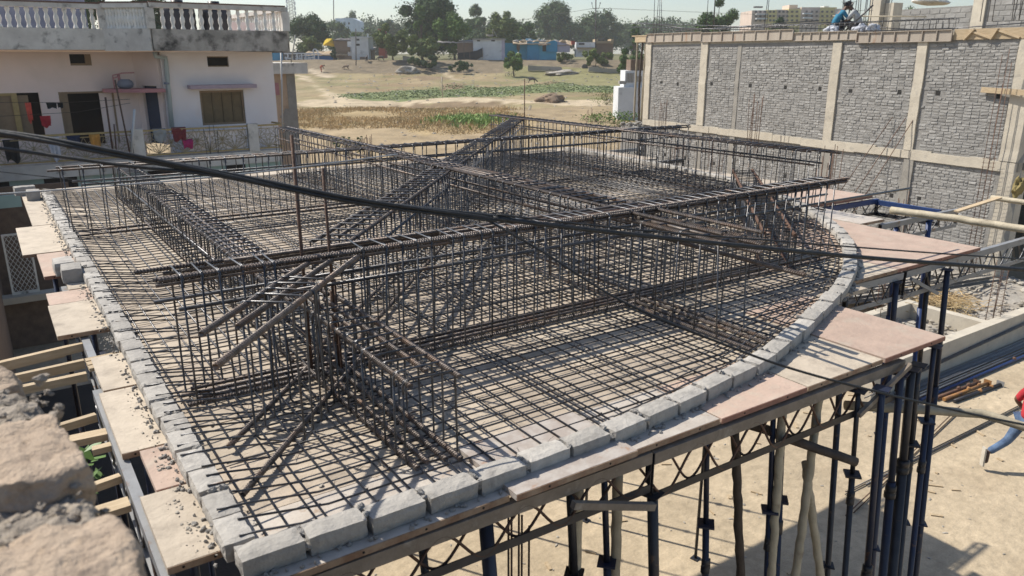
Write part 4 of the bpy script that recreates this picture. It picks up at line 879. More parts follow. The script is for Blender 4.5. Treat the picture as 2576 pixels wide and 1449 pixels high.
def truss(label, a, b_, top, bot, mt, web='steel', amp=None, nw=None, seed=0, w=.075):
    A = Vector(a); B = Vector(b_); d = B - A; L = d.length
    t = thing('formwork_truss', label, 'truss', A, math.atan2(d.y, d.x), 'steel trusses carrying the deck')
    b = MB(); b.bb((0, -w / 2, top - .012), (L, w / 2, top)); b.bb((0, -w / 2, top - .10), (L, -w / 2 + .006, top - .012)); b.bb((0, w / 2 - .006, top - .10), (L, w / 2, top - .012)); b.build('top_chord', MT[mt], t)
    b = MB(); b.bb((0, -.035, bot), (L, .035, bot + .012)); b.bb((0, -.035, bot + .012), (L, -.025, bot + .07)); b.build('bottom_chord', MT['blacksteel' if mt != 'greysteel' else 'greysteel'], t)
    nw = nw or max(3, int(L / .33))
    for sg in (-1, 1):
        pts = []; k = nw * 10
        for i in range(k + 1): u = i / k * L; pts.append((u, sg * .027, (top - .07 + bot + .03) / 2 + sg * ((top - bot - .08) / 2) * math.sin(u / L * nw * PI + .3)))
        b = MB(); b.tube(pts, .0115, 5); b.build('web_rod', MT[web], t)
    for x in (.0, L): b = MB(); b.bb((x - .004, -w / 2 + .008, bot + .06), (x + .004, w / 2 - .008, top - .014)); b.build('end_plate', MT['blacksteel'], t)
    return t
truss('brown front truss under the near corner of the deck', (.92, 3.92, 0), (3.92, 3.88, 0), 3.335, 2.98, 'dirtysteel', 'rust', seed=1)
truss('brown front truss under the small pink plate', (3.94, 3.87, 0), (7.42, 3.84, 0), 3.325, 2.90, 'dirtysteel', 'rust', seed=2)
truss('grey truss under the near plates left of the kerb', (.475, 4.15, 0), (.47, 7.6, 0), 3.335, 2.98, 'greysteel', seed=3)
truss('grey truss beside the wooden joists on the left', (.54, 7.7, 0), (.54, 11.6, 0), 3.335, 2.98, 'greysteel', seed=4)
truss('short grey truss at the bulge of the curved kerb', (9.35, 5.74, 0), (10.62, 5.70, 0), 3.325, 2.92, 'greysteel', nw=4, seed=5)
truss('long grey truss reaching past the big pink plate toward the brick building', (10.72, 5.71, 0), (15.2, 5.76, 0), 3.325, 2.90, 'greysteel', seed=6)
truss('blue-grey truss beyond the big pink plate', (13.45, 7.75, 0), (16.2, 7.75, 0), 3.325, 2.95, 'greysteel', seed=7)
truss('blue painted truss under the farthest pale pink plate', (13.6, 9.35, 0), (15.9, 9.30, 0), 3.33, 2.98, 'brightblue', seed=8)
truss('dark truss linking the two far trusses at the right end', (15.85, 7.9, 0), (15.85, 9.3, 0), 3.31, 2.97, 'brightblue', seed=9)
truss('far dark truss sticking out behind the right beam cage', (14.9, 16.4, 0), (17.4, 16.5, 0), 3.335, 2.98, 'blacksteel', seed=10)
truss('far pale-topped truss sticking out at the back corner of the slab', (15.0, 19.3, 0), (18.2, 19.4, 0), 3.335, 2.98, 'greysteel', seed=11)
def prop(label, x, y, zt_, zf, zc, r=.025, mt='bluesteel', lean=(.0, .0), flange=True, seed=0):
    t = thing('steel_prop', label, 'prop', (x, y, 0), 0, 'steel props under the deck'); q = random.Random(seed)
    base = Vector((lean[0], lean[1], 0)); top = Vector((0, 0, zt_))
    def at_(z): return base.lerp(top, z / zt_)
    zf_ = zf if zf else .8
    b = MB(); b.tube([at_(zf_), top], r, 10); b.build('inner_tube', MT[mt], t)
    b = MB(); b.tube([at_(ZG + .03), at_(zf_)], r * 1.25, 10); b.build('outer_tube', MT[mt], t)
    b = MB(); b.box(at_(zt_ - .004), (.15, .15, .008), .3); b.build('head_plate', MT[mt], t)
    b = MB(); b.box(at_(ZG + .015), (.22, .22, .03), .2); b.build('base_plate', MT[mt], t)
    b = MB(); b.box(at_(-1.2), (.17, .17, .02), .75); b.build('joint_plate', MT[mt], t)
    if flange:
        b = MB(); p = at_(zf_); b.box(p - Vector((0, 0, .005)), (.15, .15, .009), .75); b.box(p + Vector((0, 0, .006)), (.15, .15, .009), .75); b.build('joint_plate', MT[mt], t)
    if zc:
        p = at_(zc); b = MB(); b.lathe([(r * 1.2, -.09), (r * 1.7, -.08), (r * 1.7, -.02), (r * 1.4, -.01), (r * 1.6, 0), (r * 1.6, .06), (r * 1.2, .07)], p, 10); b.tube([p + Vector((-.07, -.02, .02)), p + Vector((.08, .02, .02)), p + Vector((.085, .02, -.09))], .008, 5); b.build('collar', MT['blacksteel'], t)
    return t
RL = (RT.x * .2, RT.y * .2)
for i, (x, y, zt_, zf, zc, r, mt, lb) in enumerate(((4.84, 4.11, 3.2, 2.2, 1.76, .025, 'bluesteel', 'blue-black prop left of the dark wooden post, square joint plate halfway'), (5.59, 3.99, 3.2, 2.14, 1.78, .025, 'bluesteel', 'dark prop just left of the upright bamboo'), (5.82, 4.05, 3.2, 2.14, 1.84, .025, 'bluesteel', 'dark prop just right of the upright bamboo'), (6.62, 3.80, 3.2, 2.28, 2.02, .024, 'blacksteel', 'slim dark prop right of the crossed bamboo with joint plate and collar'), (6.86, 3.70, 3.2, .9, 1.1, .033, 'bluesteel', 'thick blue prop leftmost of the bundle at the truss end'), (7.36, 3.80, 3.2, 1.95, 1.84, .036, 'bluesteel', 'thick blue prop with round collar in the bundle at the truss end'), (7.52, 3.78, 3.22, 2.05, 2.1, .042, 'blacksteel', 'thickest black post in the bundle at the truss end'), (7.69, 3.80, 3.22, 2.3, 2.04, .025, 'blacksteel', 'slim prop rightmost of the bundle at the truss end'), (8.07, 3.86, 3.33, 2.44, 1.88, .026, 'bluesteel', 'slim prop under the corner of the large pink plate'), (10.44, 5.66, 3.22, 2.0, None, .04, 'bluesteel', 'dark post at the end of the short grey truss'), (11.52, 5.78, 3.22, 1.2, None, .038, 'blacksteel', 'black post left of two under the long grey truss'), (11.72, 5.60, 3.22, 1.3, None, .042, 'bluesteel', 'blue post right of two under the long grey truss'), (15.1, 7.72, 3.22, 1.4, None, .05, 'brightblue', 'bright blue post under the blue-grey truss by the brick wall'), (14.1, 7.8, 3.22, 1.4, None, .045, 'brightblue', 'blue post under the near end of the blue-grey truss'), (9.45, 5.80, 3.2, 2.0, None, .035, 'blacksteel', 'black post below the bulge of the curved kerb'), (2.54, 4.12, 3.2, .8, None, .055, 'bluesteel', 'broad dark post under the front truss near the corner'), (2.05, 4.18, 3.2, .8, None, .03, 'blacksteel', 'dark post nearest the front corner'), (3.30, 4.10, 3.2, 2.32, None, .035, 'blacksteel', 'black prop with low joint plate left of the leaning timber'), (3.67, 4.13, 3.2, 2.26, None, .027, 'bluesteel', 'blue prop with square joint plate under the rusty rim'), (3.96, 3.86, 2.95, 1.2, None, .045, 'blacksteel', 'square black post at the joint between the front trusses'))):
    prop(lb, x, y, zt_, zf, zc, r, mt, RL, zf and zf > 1.9 and r < .036, i)
for i, (x, y) in enumerate(((.75, 7.2), (.62, 9.0), (.75, 11.0), (.5, 12.8), (.8, 5.6), (1.9, 8.6), (1.9, 11.5))): prop(('blue-black prop in the gloom left of the slab by the leafy plant', 'blue prop in the gloom beneath the wooden joists', 'dark prop in the gloom below the square tan plate', 'tall dark prop in front of the white folding gate', 'black prop in the gloom by the stacked planks', 'prop deep under the slab beyond the joists', 'farther prop deep under the slab beyond the joists')[i], x, y, 3.2, .9, None, .035, 'bluesteel', (0, 0), False, 50 + i)
for i, (x, y) in enumerate(((14.6, 18.9), (12.2, 19.2), (9.6, 19.3), (13.4, 15.8), (7.0, 19.3), (14.8, 12.6))): prop(('back row prop under the far right corner of the slab', 'second back row prop from the far right corner of the slab', 'third back row prop from the far right corner of the slab', 'prop inside the back row under the right beam cage', 'fourth back row prop from the far right corner of the slab', 'prop under the long pale plate at the right edge')[i], x, y, 3.2, -.2, None, .035, 'blacksteel', (0, 0), True, 70 + i)
# bamboo and timber
pole('bamboo_pole', 'upright bamboo pole under the front truss', [(5.95, 3.77, ZG), (5.75, 3.87, 0), (5.63, 3.92, 3.2)], .045, 'bamboo', 'bamboo', 'bamboo props', seed=11)
pole('bamboo_pole', 'bamboo pole leaning right, crossing another bamboo', [(5.4, 3.50, ZG), (5.95, 3.80, .2), (6.22, 3.95, 3.2)], .045, 'bamboo', 'bamboo', 'bamboo props', seed=12)
pole('bamboo_pole', 'bamboo pole splaying left to right below the crossing', [(8.1, 3.2, ZG), (6.75, 3.75, 0), (6.2, 4.0, 2.45)], .045, 'bamboo', 'bamboo', 'bamboo props', seed=13)
pole('timber_post', 'dark wooden post leaning slightly under the front truss', [(6.3, 3.8, ZG), (5.62, 4.0, 0), (5.2, 4.1, 3.15)], .045, 'darkwood', 'post', seed=14)
pole('timber_post', 'short dark log slung under the front truss, cut end to the right', [(5.45, 4.35, 3.0), (6.33, 3.55, 2.62)], .05, 'darkwood', 'log', knots=False, seed=15)
pole('timber_post', 'pale square post behind the black post at the truss joint', [(4.1, 4.25, ZG), (3.9, 4.15, 0), (3.8, 4.1, 3.1)], .05, 'bamboo', 'post', knots=False, seed=16)
pole('timber_post', 'pale timber under the rusty rim of the front plate', [(3.6, 4.4, ZG), (3.45, 4.2, 0), (3.38, 4.1, 3.2)], .06, 'bamboo', 'post', knots=False, seed=17)
pole('wooden_pole', 'long pale pole reaching from the far truss to the brick corner', [(14.45, 8.15, 3.42), (14.62, 6.9, 3.43), (14.78, 5.2, 3.42)], .075, 'bamboo', 'pole', knots=False, seed=18)
pole('wooden_pole', 'short pole on the dark opening of the brick building', [(17.9, 7.9, 3.36), (17.9, 6.3, 3.36)], .06, 'bamboo', 'pole', knots=False, seed=19)
pole('wooden_pole', 'pale pole slanting out to the right over the yard past the red shirt', [(7.6, 4.5, 2.5), (8.85, 3.6, 2.42), (9.1, 2.9, 2.35)], .055, 'bamboo', 'pole', knots=False, seed=20)
b = MB(); b.beam((3.08, 3.78, 3.20), (3.86, 3.74, 2.93), .05, .055); tag(b.build('angle_brace', MT['dirtysteel']), 'grey steel angle bracing the joint of the front trusses', 'brace')
b = MB(); b.beam((10.75, 5.62, 3.22), (11.5, 5.58, 2.88), .04, .05); tag(b.build('angle_brace', MT['greysteel']), 'grey angle brace hanging under the long grey truss', 'brace')
b = MB(); b.beam((6.55, 3.72, 2.98), (7.4, 3.74, 3.3), .035, .05); tag(b.build('angle_brace', MT['dirtysteel']), 'dirty diagonal brace at the right end of the front truss', 'brace')
b = MB(); b.beam((15.85, 7.6, 3.33), (16.9, 7.3, 3.55), .12, .03); tag(b.build('plank_end', MT['timber']), 'short weathered plank tilted up beyond the blue-grey truss', 'plank')
# wooden joists on the left
for i, (x1, y1, x0_, y0_, w_, h_, lb) in enumerate(((.50, 9.12, -2.4, 8.6, .07, .09, 'farthest wooden joist of the three on the left'), (.46, 8.56, -2.4, 8.3, .06, .09, 'middle wooden joist of the three on the left'), (.44, 8.18, -2.4, 8.1, .07, .08, 'nearest wooden joist of the three on the left'), (.40, 7.12, -.6, 6.95, .06, .07, 'thin bent joist beside the leafy plant'), (.62, 6.70, -.4, 6.82, .13, .06, 'broad pale plank stacked on the left joists'), (.64, 6.46, .3, 6.50, .08, .05, 'short plank end below the broad pale plank'), (.42, 5.88, -.4, 5.75, .06, .06, 'round joist bound with wire near the grey truss'), (.42, 5.46, -.4, 5.45, .14, .05, 'broad pale board under the grey truss'), (.34, 9.95, -1.2, 9.7, .08, .1, 'low dark joist below the square tan plate'))):
    b = MB(); p0 = Vector((x0_, y0_, 3.25 - (.3 if i == 8 else 0))); p1 = Vector((x1, y1, 3.27 - (.3 if i == 8 else 0))); b.beam(Vector(), p1 - p0, w_, h_); tag(b.build('joist', MT['timber'], None, p0), lb, 'joist', 'wooden joists left of the slab')
for i in range(3): b = MB(); b.beam(Vector(), Vector((.34, .03, 0)), .09, .035); tag(b.build('short_board', MT['timber'], None, (.46, 8.32 - .13 * i, 3.375 + .004 * i)), ('upper', 'middle', 'lower')[i] + ' of three short boards lying at the ends of the wooden joists', 'board', 'short boards on the joists')
true_size(B4)
# lower storey at the left: folding gate and brick plinth below the house
m_('gap_shade', (.05, .042, .034), (.035, .03, .025), rough=.9, scale=2, bump=.5)  # near-black colour that paints the deep shade of the left gap
gy = 19.5; g0 = PY(8, 595, gy); g1 = PY(88, 728, gy)
gt = thing('folding_gate', 'white folding lattice gate below the house at the far left', 'gate', (g0.x, gy, g1.z))
gw, gh = g1.x - g0.x + .05, g0.z - g1.z
for nm, a, c in (('gate_frame', (-.04, -.02, 0), (0, .02, gh)), ('gate_frame', (gw, -.02, 0), (gw + .04, .02, gh)), ('gate_frame', (-.04, -.02, gh), (gw + .04, .02, gh + .04)), ('gate_frame', (-.04, -.02, -.06), (gw + .04, .02, 0))): b = MB(); b.bb(a, c); b.build(nm, MT['baluster'], gt)
for k in range(9):
    for sg in (0, 1):
        b = MB(); z0_ = gh * k / 9; z1_ = gh * (k + 1) / 9
        for m in range(5): xa = gw * m / 5; xb = gw * (m + 1) / 5; b.beam((xa, -.01 + .02 * sg, z0_ if sg else z1_), (xb, -.01 + .02 * sg, z1_ if sg else z0_), .008, .022, (0, 1, 0))
        b.build('lattice_bar', MT['baluster'], gt)
b = MB(); b.bb((-3, gy + .1, 0), (1.2, gy + .3, g1.z - .12)); b.bb((-3, gy + 2.5, 0), (1.5, gy + 2.6, 3.3)); tag(b.build('plinth_wall', MT['redbrick'] if 'redbrick' in MT else m_('redbrick', (.20, .14, .10), (.14, .10, .075), rough=.95, scale=6, bump=.8, bscale=9)), 'dim brick plinth wall under the folding gate', 'wall')
b = MB(); b.bb((-3, gy - .25, g1.z - .2), (1.2, gy + .1, g1.z - .06)); tag(b.build('plinth_ledge', MT['concrete']), 'pale ledge below the folding gate', 'ledge')
b = MB(); b.bb((-.27, 1.0, .004), (2.6, 16.5, .02)); tag(b.build('gap_shade_sheet', MT['gap_shade']), kind='structure')  # dark sheet over the ground, shade of the gap put into its colour
for k, lb in enumerate(('pale teal wall panel left of the far deck corner', )): b = MB(); b.bb((-3, 20.6, 3.02), (.42, 20.7, 3.3)); tag(b.build('teal_panel', MT['mint']), lb, 'panel')
# leafy plant in the gap
B4 = tops()
b = MB(); q = random.Random(6)
for k in range(26):
    a = q.random() * 6.28; l = q.uniform(.10, .26); c = Vector((.26 + q.gauss(0, .08), 7.25 + q.gauss(0, .18), 2.55 + q.random() * .45)); d = Vector((math.cos(a), math.sin(a), q.uniform(.1, .9))).normalized(); s_ = d.cross(Vector((0, 0, 1))).normalized() * l * .22
    b.add([c, c + d * l * .5 + s_, c + d * l, c + d * l * .5 - s_], [(0, 1, 2, 3)])
pl = thing('leafy_plant', 'broad-leaved green plant growing in the gap left of the slab', 'plant', (0, 0, 0)); m_('leaf', (.10, .20, .045), (.07, .13, .03), rough=.5, scale=8, vary=.1, bump=0); b.build('leaf', MT['leaf'], pl)
b = MB(); b.tube([(.26, 7.25, 0), (.25, 7.27, 1.4), (.27, 7.24, 2.9)], .015, 6); b.build('stem', MT['leaf'], pl)
true_size(B4)
# near building the photographer stands on, with its broken brick parapet
m_('oldbrick', (.40, .315, .235), (.30, .23, .17), rough=.95, scale=14, vary=.14, bump=1.0, bscale=70, dist=.01, detail=9, c3=(.19, .15, .115), s3=22, lo3=.55, hi3=.7)
m_('oldmortar', (.35, .30, .245), (.22, .19, .155), rough=.97, scale=24, vary=.05, bump=1.0, bscale=80, dist=.01, detail=9)
par = thing('brick_parapet', 'blurred broken brick parapet at the bottom left corner', 'parapet', (0, 0, 0))
def lump(nm, c, d, seed, mt, rz=0, amp=.12, sub=3):
    b = MB(); r = random.Random(seed); n = 18; o = Vector((seed * 2.3, seed, seed * .7)); M_ = Matrix.Rotation(rz, 3, 'Z'); vs = []; fs = []; idx = {}
    def g(i, j, k):
        if (i, j, k) not in idx:
            u = Vector((i / n - .5, j / n - .5, k / n - .5)) * 2; m = max(abs(u.x), abs(u.y), abs(u.z)); s_ = u.normalized() * m; v = u.lerp(s_, .28)
            v = Vector((v.x * d[0] / 2, v.y * d[1] / 2, v.z * d[2] / 2)); v *= 1 + amp * noise.noise(v * 9 + o); f_ = .016 if mt == 'oldmortar' else .009; v += Vector((noise.noise(v * 28 + o), noise.noise(v * 28 + o * 2), noise.noise(v * 28 - o))) * f_ + Vector((noise.noise(v * 75 + o), noise.noise(v * 75 + o * 2), noise.noise(v * 75 - o))) * f_ * .6
            idx[(i, j, k)] = len(vs); vs.append(M_ @ v + Vector(c))
        return idx[(i, j, k)]
    for a in range(n):
        for c_ in range(n):
            fs += [(g(a, c_, n), g(a + 1, c_, n), g(a + 1, c_ + 1, n), g(a, c_ + 1, n)), (g(a, 0, c_), g(a + 1, 0, c_), g(a + 1, 0, c_ + 1), g(a, 0, c_ + 1)), (g(a + 1, n, c_), g(a, n, c_), g(a, n, c_ + 1), g(a + 1, n, c_ + 1)), (g(0, a + 1, c_), g(0, a, c_), g(0, a, c_ + 1), g(0, a + 1, c_ + 1)), (g(n, a, c_), g(n, a + 1, c_), g(n, a + 1, c_ + 1), g(n, a, c_ + 1))]
    b.add(vs, fs, True); return b.build(nm, MT[mt], par)
for i, (c, d, rz, mt, nm) in enumerate((((-.115, 1.72, 5.66), (.17, .22, .09), .2, 'oldbrick', 'brick'), ((-.03, 1.27, 5.70), (.13, .25, .085), .12, 'oldbrick', 'brick'), ((-.17, 1.28, 5.69), (.13, .26, .08), -.1, 'oldbrick', 'brick'), ((-.02, .93, 5.69), (.19, .20, .09), .05, 'oldbrick', 'brick'), ((-.22, .95, 5.69), (.2, .24, .09), .1, 'oldbrick', 'brick'), ((-.10, 1.10, 5.665), (.26, .16, .08), 0, 'oldmortar', 'mortar'), ((-.11, 1.48, 5.66), (.22, .26, .09), .1, 'oldmortar', 'mortar'), ((-.01, 1.075, 5.67), (.11, .12, .07), 0, 'oldmortar', 'mortar'), ((-.02, .80, 5.66), (.24, .12, .08), 0, 'oldmortar', 'mortar'), ((-.12, .70, 5.68), (.34, .16, .09), 0, 'oldbrick', 'brick'), ((-.17, 1.2, 5.55), (.40, 1.2, .18), 0, 'oldmortar', 'mortar'))): lump(nm, c, d, i + 3, mt, rz, .14)
b = MB(); q = random.Random(29)
for _ in range(700):
    y = q.uniform(.6, 1.6); x = q.uniform(-.3, .06 - .09 * max(0, y - 1.15)); s_ = q.uniform(.004, .015) * (1.7 if q.random() < .06 else 1); b.rock((x, y, 5.70 + q.gauss(0, .014) - .05 * (x > .03)), (s_ * 1.3, s_, s_ * .9), q.random() * 99, .45, 1, q.random() * 6)
tag(b.build('mortar_crumbs', MT['oldmortar'], par), kind='stuff')
b = MB(); b.bb((-3, -.2, 0), (-.02, 1.72, 5.52)); b.bb((-3, 1.72, 0), (-.28, 23.8, 4.62)); tag(b.build('near_house_shade_wall', MT['redbrick']), 'house the viewer stands on, with an added unseen brick wall shading the left gap', 'house')  # the long second box is an added unseen wall that shades the left gap
# ------------------------------------------------------------------ overhead cables
B4 = tops()
m_('cable', (.016, .016, .016), (.03, .03, .028), rough=.5, scale=20, bump=.1)
m_('cable_grey', (.30, .31, .32), rough=.45, bump=0)
def cable(name, label, pts, r, mt='cable', strands=1, tw_=.0):
    P = [CC + ray(x, y) * d for x, y, d in pts]; P = [Vector(p) for p in smooth_path([tuple(p) for p in P], 10)]; o0 = P[0]
    if strands == 1: b = MB(); b.tube([p - o0 for p in P], r, 7); return tag(b.build(name, MT[mt], None, o0), label, 'cable', 'overhead cables')
    t = thing(name, label, 'cable', o0, 0, 'overhead cables')
    for k in range(strands):
        b = MB(); out = []
        for i, p in enumerate(P): a = 2 * PI * k / strands + i * tw_; out.append(p - o0 + (Vector((0, 0, 1)) * math.cos(a) + RT.cross(Vector((0, 0, 1))) * math.sin(a)) * r * .95)
        b.tube(out, r, 7); b.build('strand', MT[mt], t)
    return t
cable('cable_bundle', 'thick twisted black overhead cable crossing the slab from the left', [(-500, 285, 3.6), (-20, 333, 3.8), (250, 378, 3.9), (550, 437, 4.1), (900, 505, 4.3), (1230, 547, 4.5), (1288, 555, 4.55)], .0112, strands=3, tw_=.12)
cable('overhead_cable', 'second black cable joining the thick cable over the left bay', [(-500, 320, 3.6), (-20, 371, 3.8), (300, 415, 3.95), (560, 445, 4.1), (900, 512, 4.3), (1250, 556, 4.5)], .0095)
cable('overhead_cable', 'black cable running on to the right frame edge over the pink plates', [(1240, 549, 4.5), (1500, 580, 4.7), (1850, 617, 5.0), (2200, 650, 5.3), (2620, 682, 5.7), (3200, 730, 6.3)], .0155)
cable('overhead_cable', 'thinner black cable just above the one over the pink plates', [(1250, 540, 4.5), (1600, 578, 4.8), (1900, 602, 5.1), (2300, 633, 5.5), (2640, 656, 5.9), (3200, 690, 6.5)], .006)
cable('overhead_cable', 'black cable branching down to the right across the curved kerb', [(1230, 556, 4.5), (1360, 630, 4.45), (1560, 755, 4.4), (1780, 850, 4.4), (2000, 930, 4.45), (2300, 1008, 4.6), (2620, 1076, 4.8), (3100, 1150, 5.2)], .0075)
cable('overhead_wire', 'pale grey wire low over the far left bay', [(-400, 505, 4.2), (0, 488, 4.4), (300, 466, 4.6), (520, 447, 4.8), (760, 420, 5.1), (1000, 388, 5.5)], .0055, 'cable_grey')
cable('overhead_wire', 'thin wire sagging across the left bay below the thick cable', [(-300, 400, 4), (0, 432, 4.2), (250, 460, 4.4), (480, 490, 4.6), (760, 505, 4.8), (1000, 520, 5), (1290, 540, 5.2)], .0028)
true_size(B4)

# ------------------------------------------------------------------ yard on the right: foundation, steel, rubble
m_('rubble', (.40, .37, .32), (.30, .27, .23), rough=.97, scale=5, vary=0, bump=.6, bscale=20, c3=(.55, .52, .47), s3=3, lo3=.6, hi3=.68)
fd = thing('foundation', 'grey concrete foundation walls round a rubble-filled pit on the right', 'foundation', (0, 0, 0))
def fb(name, mt, a, c):
    b = MB(); b.bb(a, c); return b.build(name, MT[mt], fd)
fb('foundation_wall', 'concrete', (13.0, 7.20, -.1), (24, 7.42, .72)); fb('foundation_wall', 'concrete', (17.5, 7.42, -.1), (17.72, 9.05, .70)); fb('foundation_wall', 'concrete', (13.5, 9.05, -.1), (17.72, 9.27, .71)); fb('foundation_wall', 'concrete', (15.75, 9.27, -.1), (15.97, 12.5, .69))
def field(name, label, cat, x0, x1, y0, y1, z, n, smax, mt, seed, parent=None):
    b = MB(); q = random.Random(seed); nx = 14; vs = []; fs = []
    for j in range(nx + 1):
        for i in range(nx + 1): x = x0 + (x1 - x0) * i / nx; y = y0 + (y1 - y0) * j / nx; vs.append((x, y, z + .14 * noise.noise((x * 1.1, y * 1.1, seed)) * (0 < i < nx and 0 < j < nx)))
    for j in range(nx):
        for i in range(nx): a = j * (nx + 1) + i; fs.append((a, a + 1, a + nx + 2, a + nx + 1))
    b.add(vs, fs)
    for _ in range(n): s_ = q.uniform(.03, smax) * (2.2 if q.random() < .06 else 1); b.rock((q.uniform(x0, x1), q.uniform(y0, y1), z + q.uniform(.0, .1)), (s_ * q.uniform(.8, 1.8), s_, s_ * .6), q.random() * 99, .3, 0, q.random() * 6)
    o = b.build(name, MT[mt], parent)
    return tag(o, label, cat, kind='stuff')
field('pit_rubble', 'grey rubble filling the foundation pit', 'rubble', 13.4, 17.5, 7.42, 9.05, .34, 330, .13, 'rubble', 3)
field('yard_rubble', 'rubble and broken brick between the pit and the brick building', 'rubble', 17.72, 23.0, 7.42, 12.5, .42, 520, .16, 'rubble', 4)
for i, (x, y, lb) in enumerate(((18.1, 7.5, 'slim rusty column cage standing at the front foundation corner'), (16.35, 9.1, 'rusty column cage seen between the dark posts'))):
    t = starters(lb, x, y, 4, 1.6, .24, .5, .008, 'rust', 0, .02, 90 + i)
    for k in range(9): z = .15 + k * .14; b = MB(); b.tube([(-.12, -.12, z), (.12, -.12, z), (.12, .12, z), (-.12, .12, z), (-.12, -.12, z)], .004, 4); b.build('tie_ring', MT['rust'], t)
def bundle(label, a, c, n, w_, r, mt, seed, sag=.02):
    t = thing('rebar_bundle', label, 'rebar bundle', a, 0, 'steel bars stored in the yard'); q = random.Random(seed); A = Vector(a); D = Vector(c) - A; s_ = D.cross(Vector((0, 0, 1))).normalized()
    for k in range(n):
        o = s_ * q.uniform(-w_, w_); z = abs(q.gauss(0, .03)); e0 = D * q.uniform(-.04, .06); e1 = D * q.uniform(.9, 1.05)
        pts = [e0 + o + Vector((0, 0, z)), D * .5 + o * q.uniform(.7, 1.3) + Vector((0, 0, z * .6)), e1 + o + Vector((0, 0, z))]; b = MB(); b.tube(pts, r, 5); b.build('bar', MT[mt], t)
bundle('long sheaf of grey bars along the foot of the foundation wall', (13.0, 7.0, .03), (23, 6.98, .03), 16, .16, .012, 'greysteel', 1)
bundle('dark bars bowed against the front of the foundation wall', (13.0, 7.17, .25), (23, 7.14, .62), 9, .03, .012, 'steel', 2)
bundle('heap of dark bars beyond the pit', (15.6, 10.3, .75), (21.8, 9.3, .62), 26, .5, .013, 'steel', 3)
bundle('pair of bars lying across the yard behind the red shirt', (10.0, 5.6, .02), (17, 5.55, .02), 3, .03, .011, 'steel', 4)
bundle('single thin bar lying in the yard past the bamboo', (9.2, 5.2, .015), (14.0, 6.1, .015), 2, .02, .009, 'rust', 5)
for i, (a, c, r, mt, lb) in enumerate((((13.9, 6.74, .05), (20.5, 6.66, .05), .032, 'brightblue', 'long blue prop tube lying beside the bar sheaf'), ((14.2, 6.62, .05), (15.6, 6.53, .05), .035, 'rust', 'brown prop tube lying in the yard, left of the ochre one'), ((14.3, 6.50, .05), (15.75, 6.40, .06), .038, 'orangepaint', 'ochre prop tube with clamps lying in the yard'), ((14.4, 6.36, .04), (15.95, 6.25, .04), .034, 'blacksteel', 'dark prop tube with square foot lying in the yard'))):
    t = thing('loose_prop', lb, 'prop', a, 0, 'props lying in the yard'); A = Vector(a); D = Vector(c) - A
    b = MB(); b.tube([(0, 0, 0), D], r, 9); b.build('tube', MT[mt], t)
    b = MB(); b.beam(D, D * 1.004, .15, .15); b.build('foot_plate', MT[mt if i != 3 else 'greysteel'], t)
    for u in (.55, .8): b = MB(); b.rock(D * u + Vector((0, 0, r)), (.1, .08, .08), i + u, .3, 0); b.build('clamp', MT['orangepaint' if i > 1 else 'rust'], t)
b = MB(); q = random.Random(8)
for _ in range(240):
    a = q.random() * 6.28; c = Vector((18.6 + q.gauss(0, .45), 8.9 + q.gauss(0, .35), .55 + abs(q.gauss(0, .08)))); d = Vector((math.cos(a), math.sin(a), q.gauss(0, .25))) * q.uniform(.15, .4); b.tube([c - d, c, c + d], .008, 3, False)
tag(b.build('straw_heap', MT['drygrass']), 'small heap of yellow straw behind the pit', 'straw', kind='stuff')
b = MB(); q = random.Random(13)
for _ in range(420): p = Vector((q.uniform(3, 16), q.uniform(2.0, 9.6), .006)); s_ = q.uniform(.008, .035) * (1.8 if q.random() < .1 else 1); b.rock(p, (s_ * q.uniform(1, 3), s_, s_ * .5), q.random() * 99, .3, 0, q.random() * 6)
tag(b.build('litter', MT['rubble']), 'scraps of pale litter and chips strewn over the yard', 'litter', kind='stuff')
b = MB(); q = random.Random(15)
for _ in range(90):
    p = Vector((q.uniform(4, 15), q.uniform(2.4, 9), .012)); a = q.random() * 6.28; l = q.uniform(.04, .22); b.beam(p, p + Vector((math.cos(a), math.sin(a), 0)) * l, q.uniform(.012, .05), .012)
tag(b.build('wood_scraps', MT['timber']), 'splinters and wood scraps lying about the yard', 'scraps', kind='stuff')
b = MB(); b.rock((4.8, 4.3, .08), (.3, .16, .16), 4, .2, 1); tag(b.build('stone', MT['block']), 'pale stone lying on the yard behind the front truss', 'stone')
B4 = tops()
wr = thing('rebar_stub', 'rusty rods with a coil of wire ring under the front truss', 'rebar', (3.0, 4.35, 0))
for k in range(5): bar_obj((.05 * k - .1, .03 * (k % 2), ZG), (.05 * k - .1, .03 * (k % 2), 3.1 - .1 * k), .009, 'rust', wr)
b = MB()
for k in range(4): b.tube([(.16 * math.cos(a * .4) + .01 * k, .16 * math.sin(a * .4), 2.05 + .02 * k + .02 * math.sin(a)) for a in range(17)], .005, 4)
b.build('wire_coil', MT['wire'], wr)
true_size(B4)
# dug earth and spoil seen through the truss
m_('earthy', (.36, .27, .17), (.28, .2, .13), rough=.95, scale=3, bump=.5)
field('spoil_heap', 'brown spoil and stones under the slab behind the front truss', 'spoil', 7.6, 9.6, 8.2, 9.6, .12, 160, .14, 'earthy', 9)
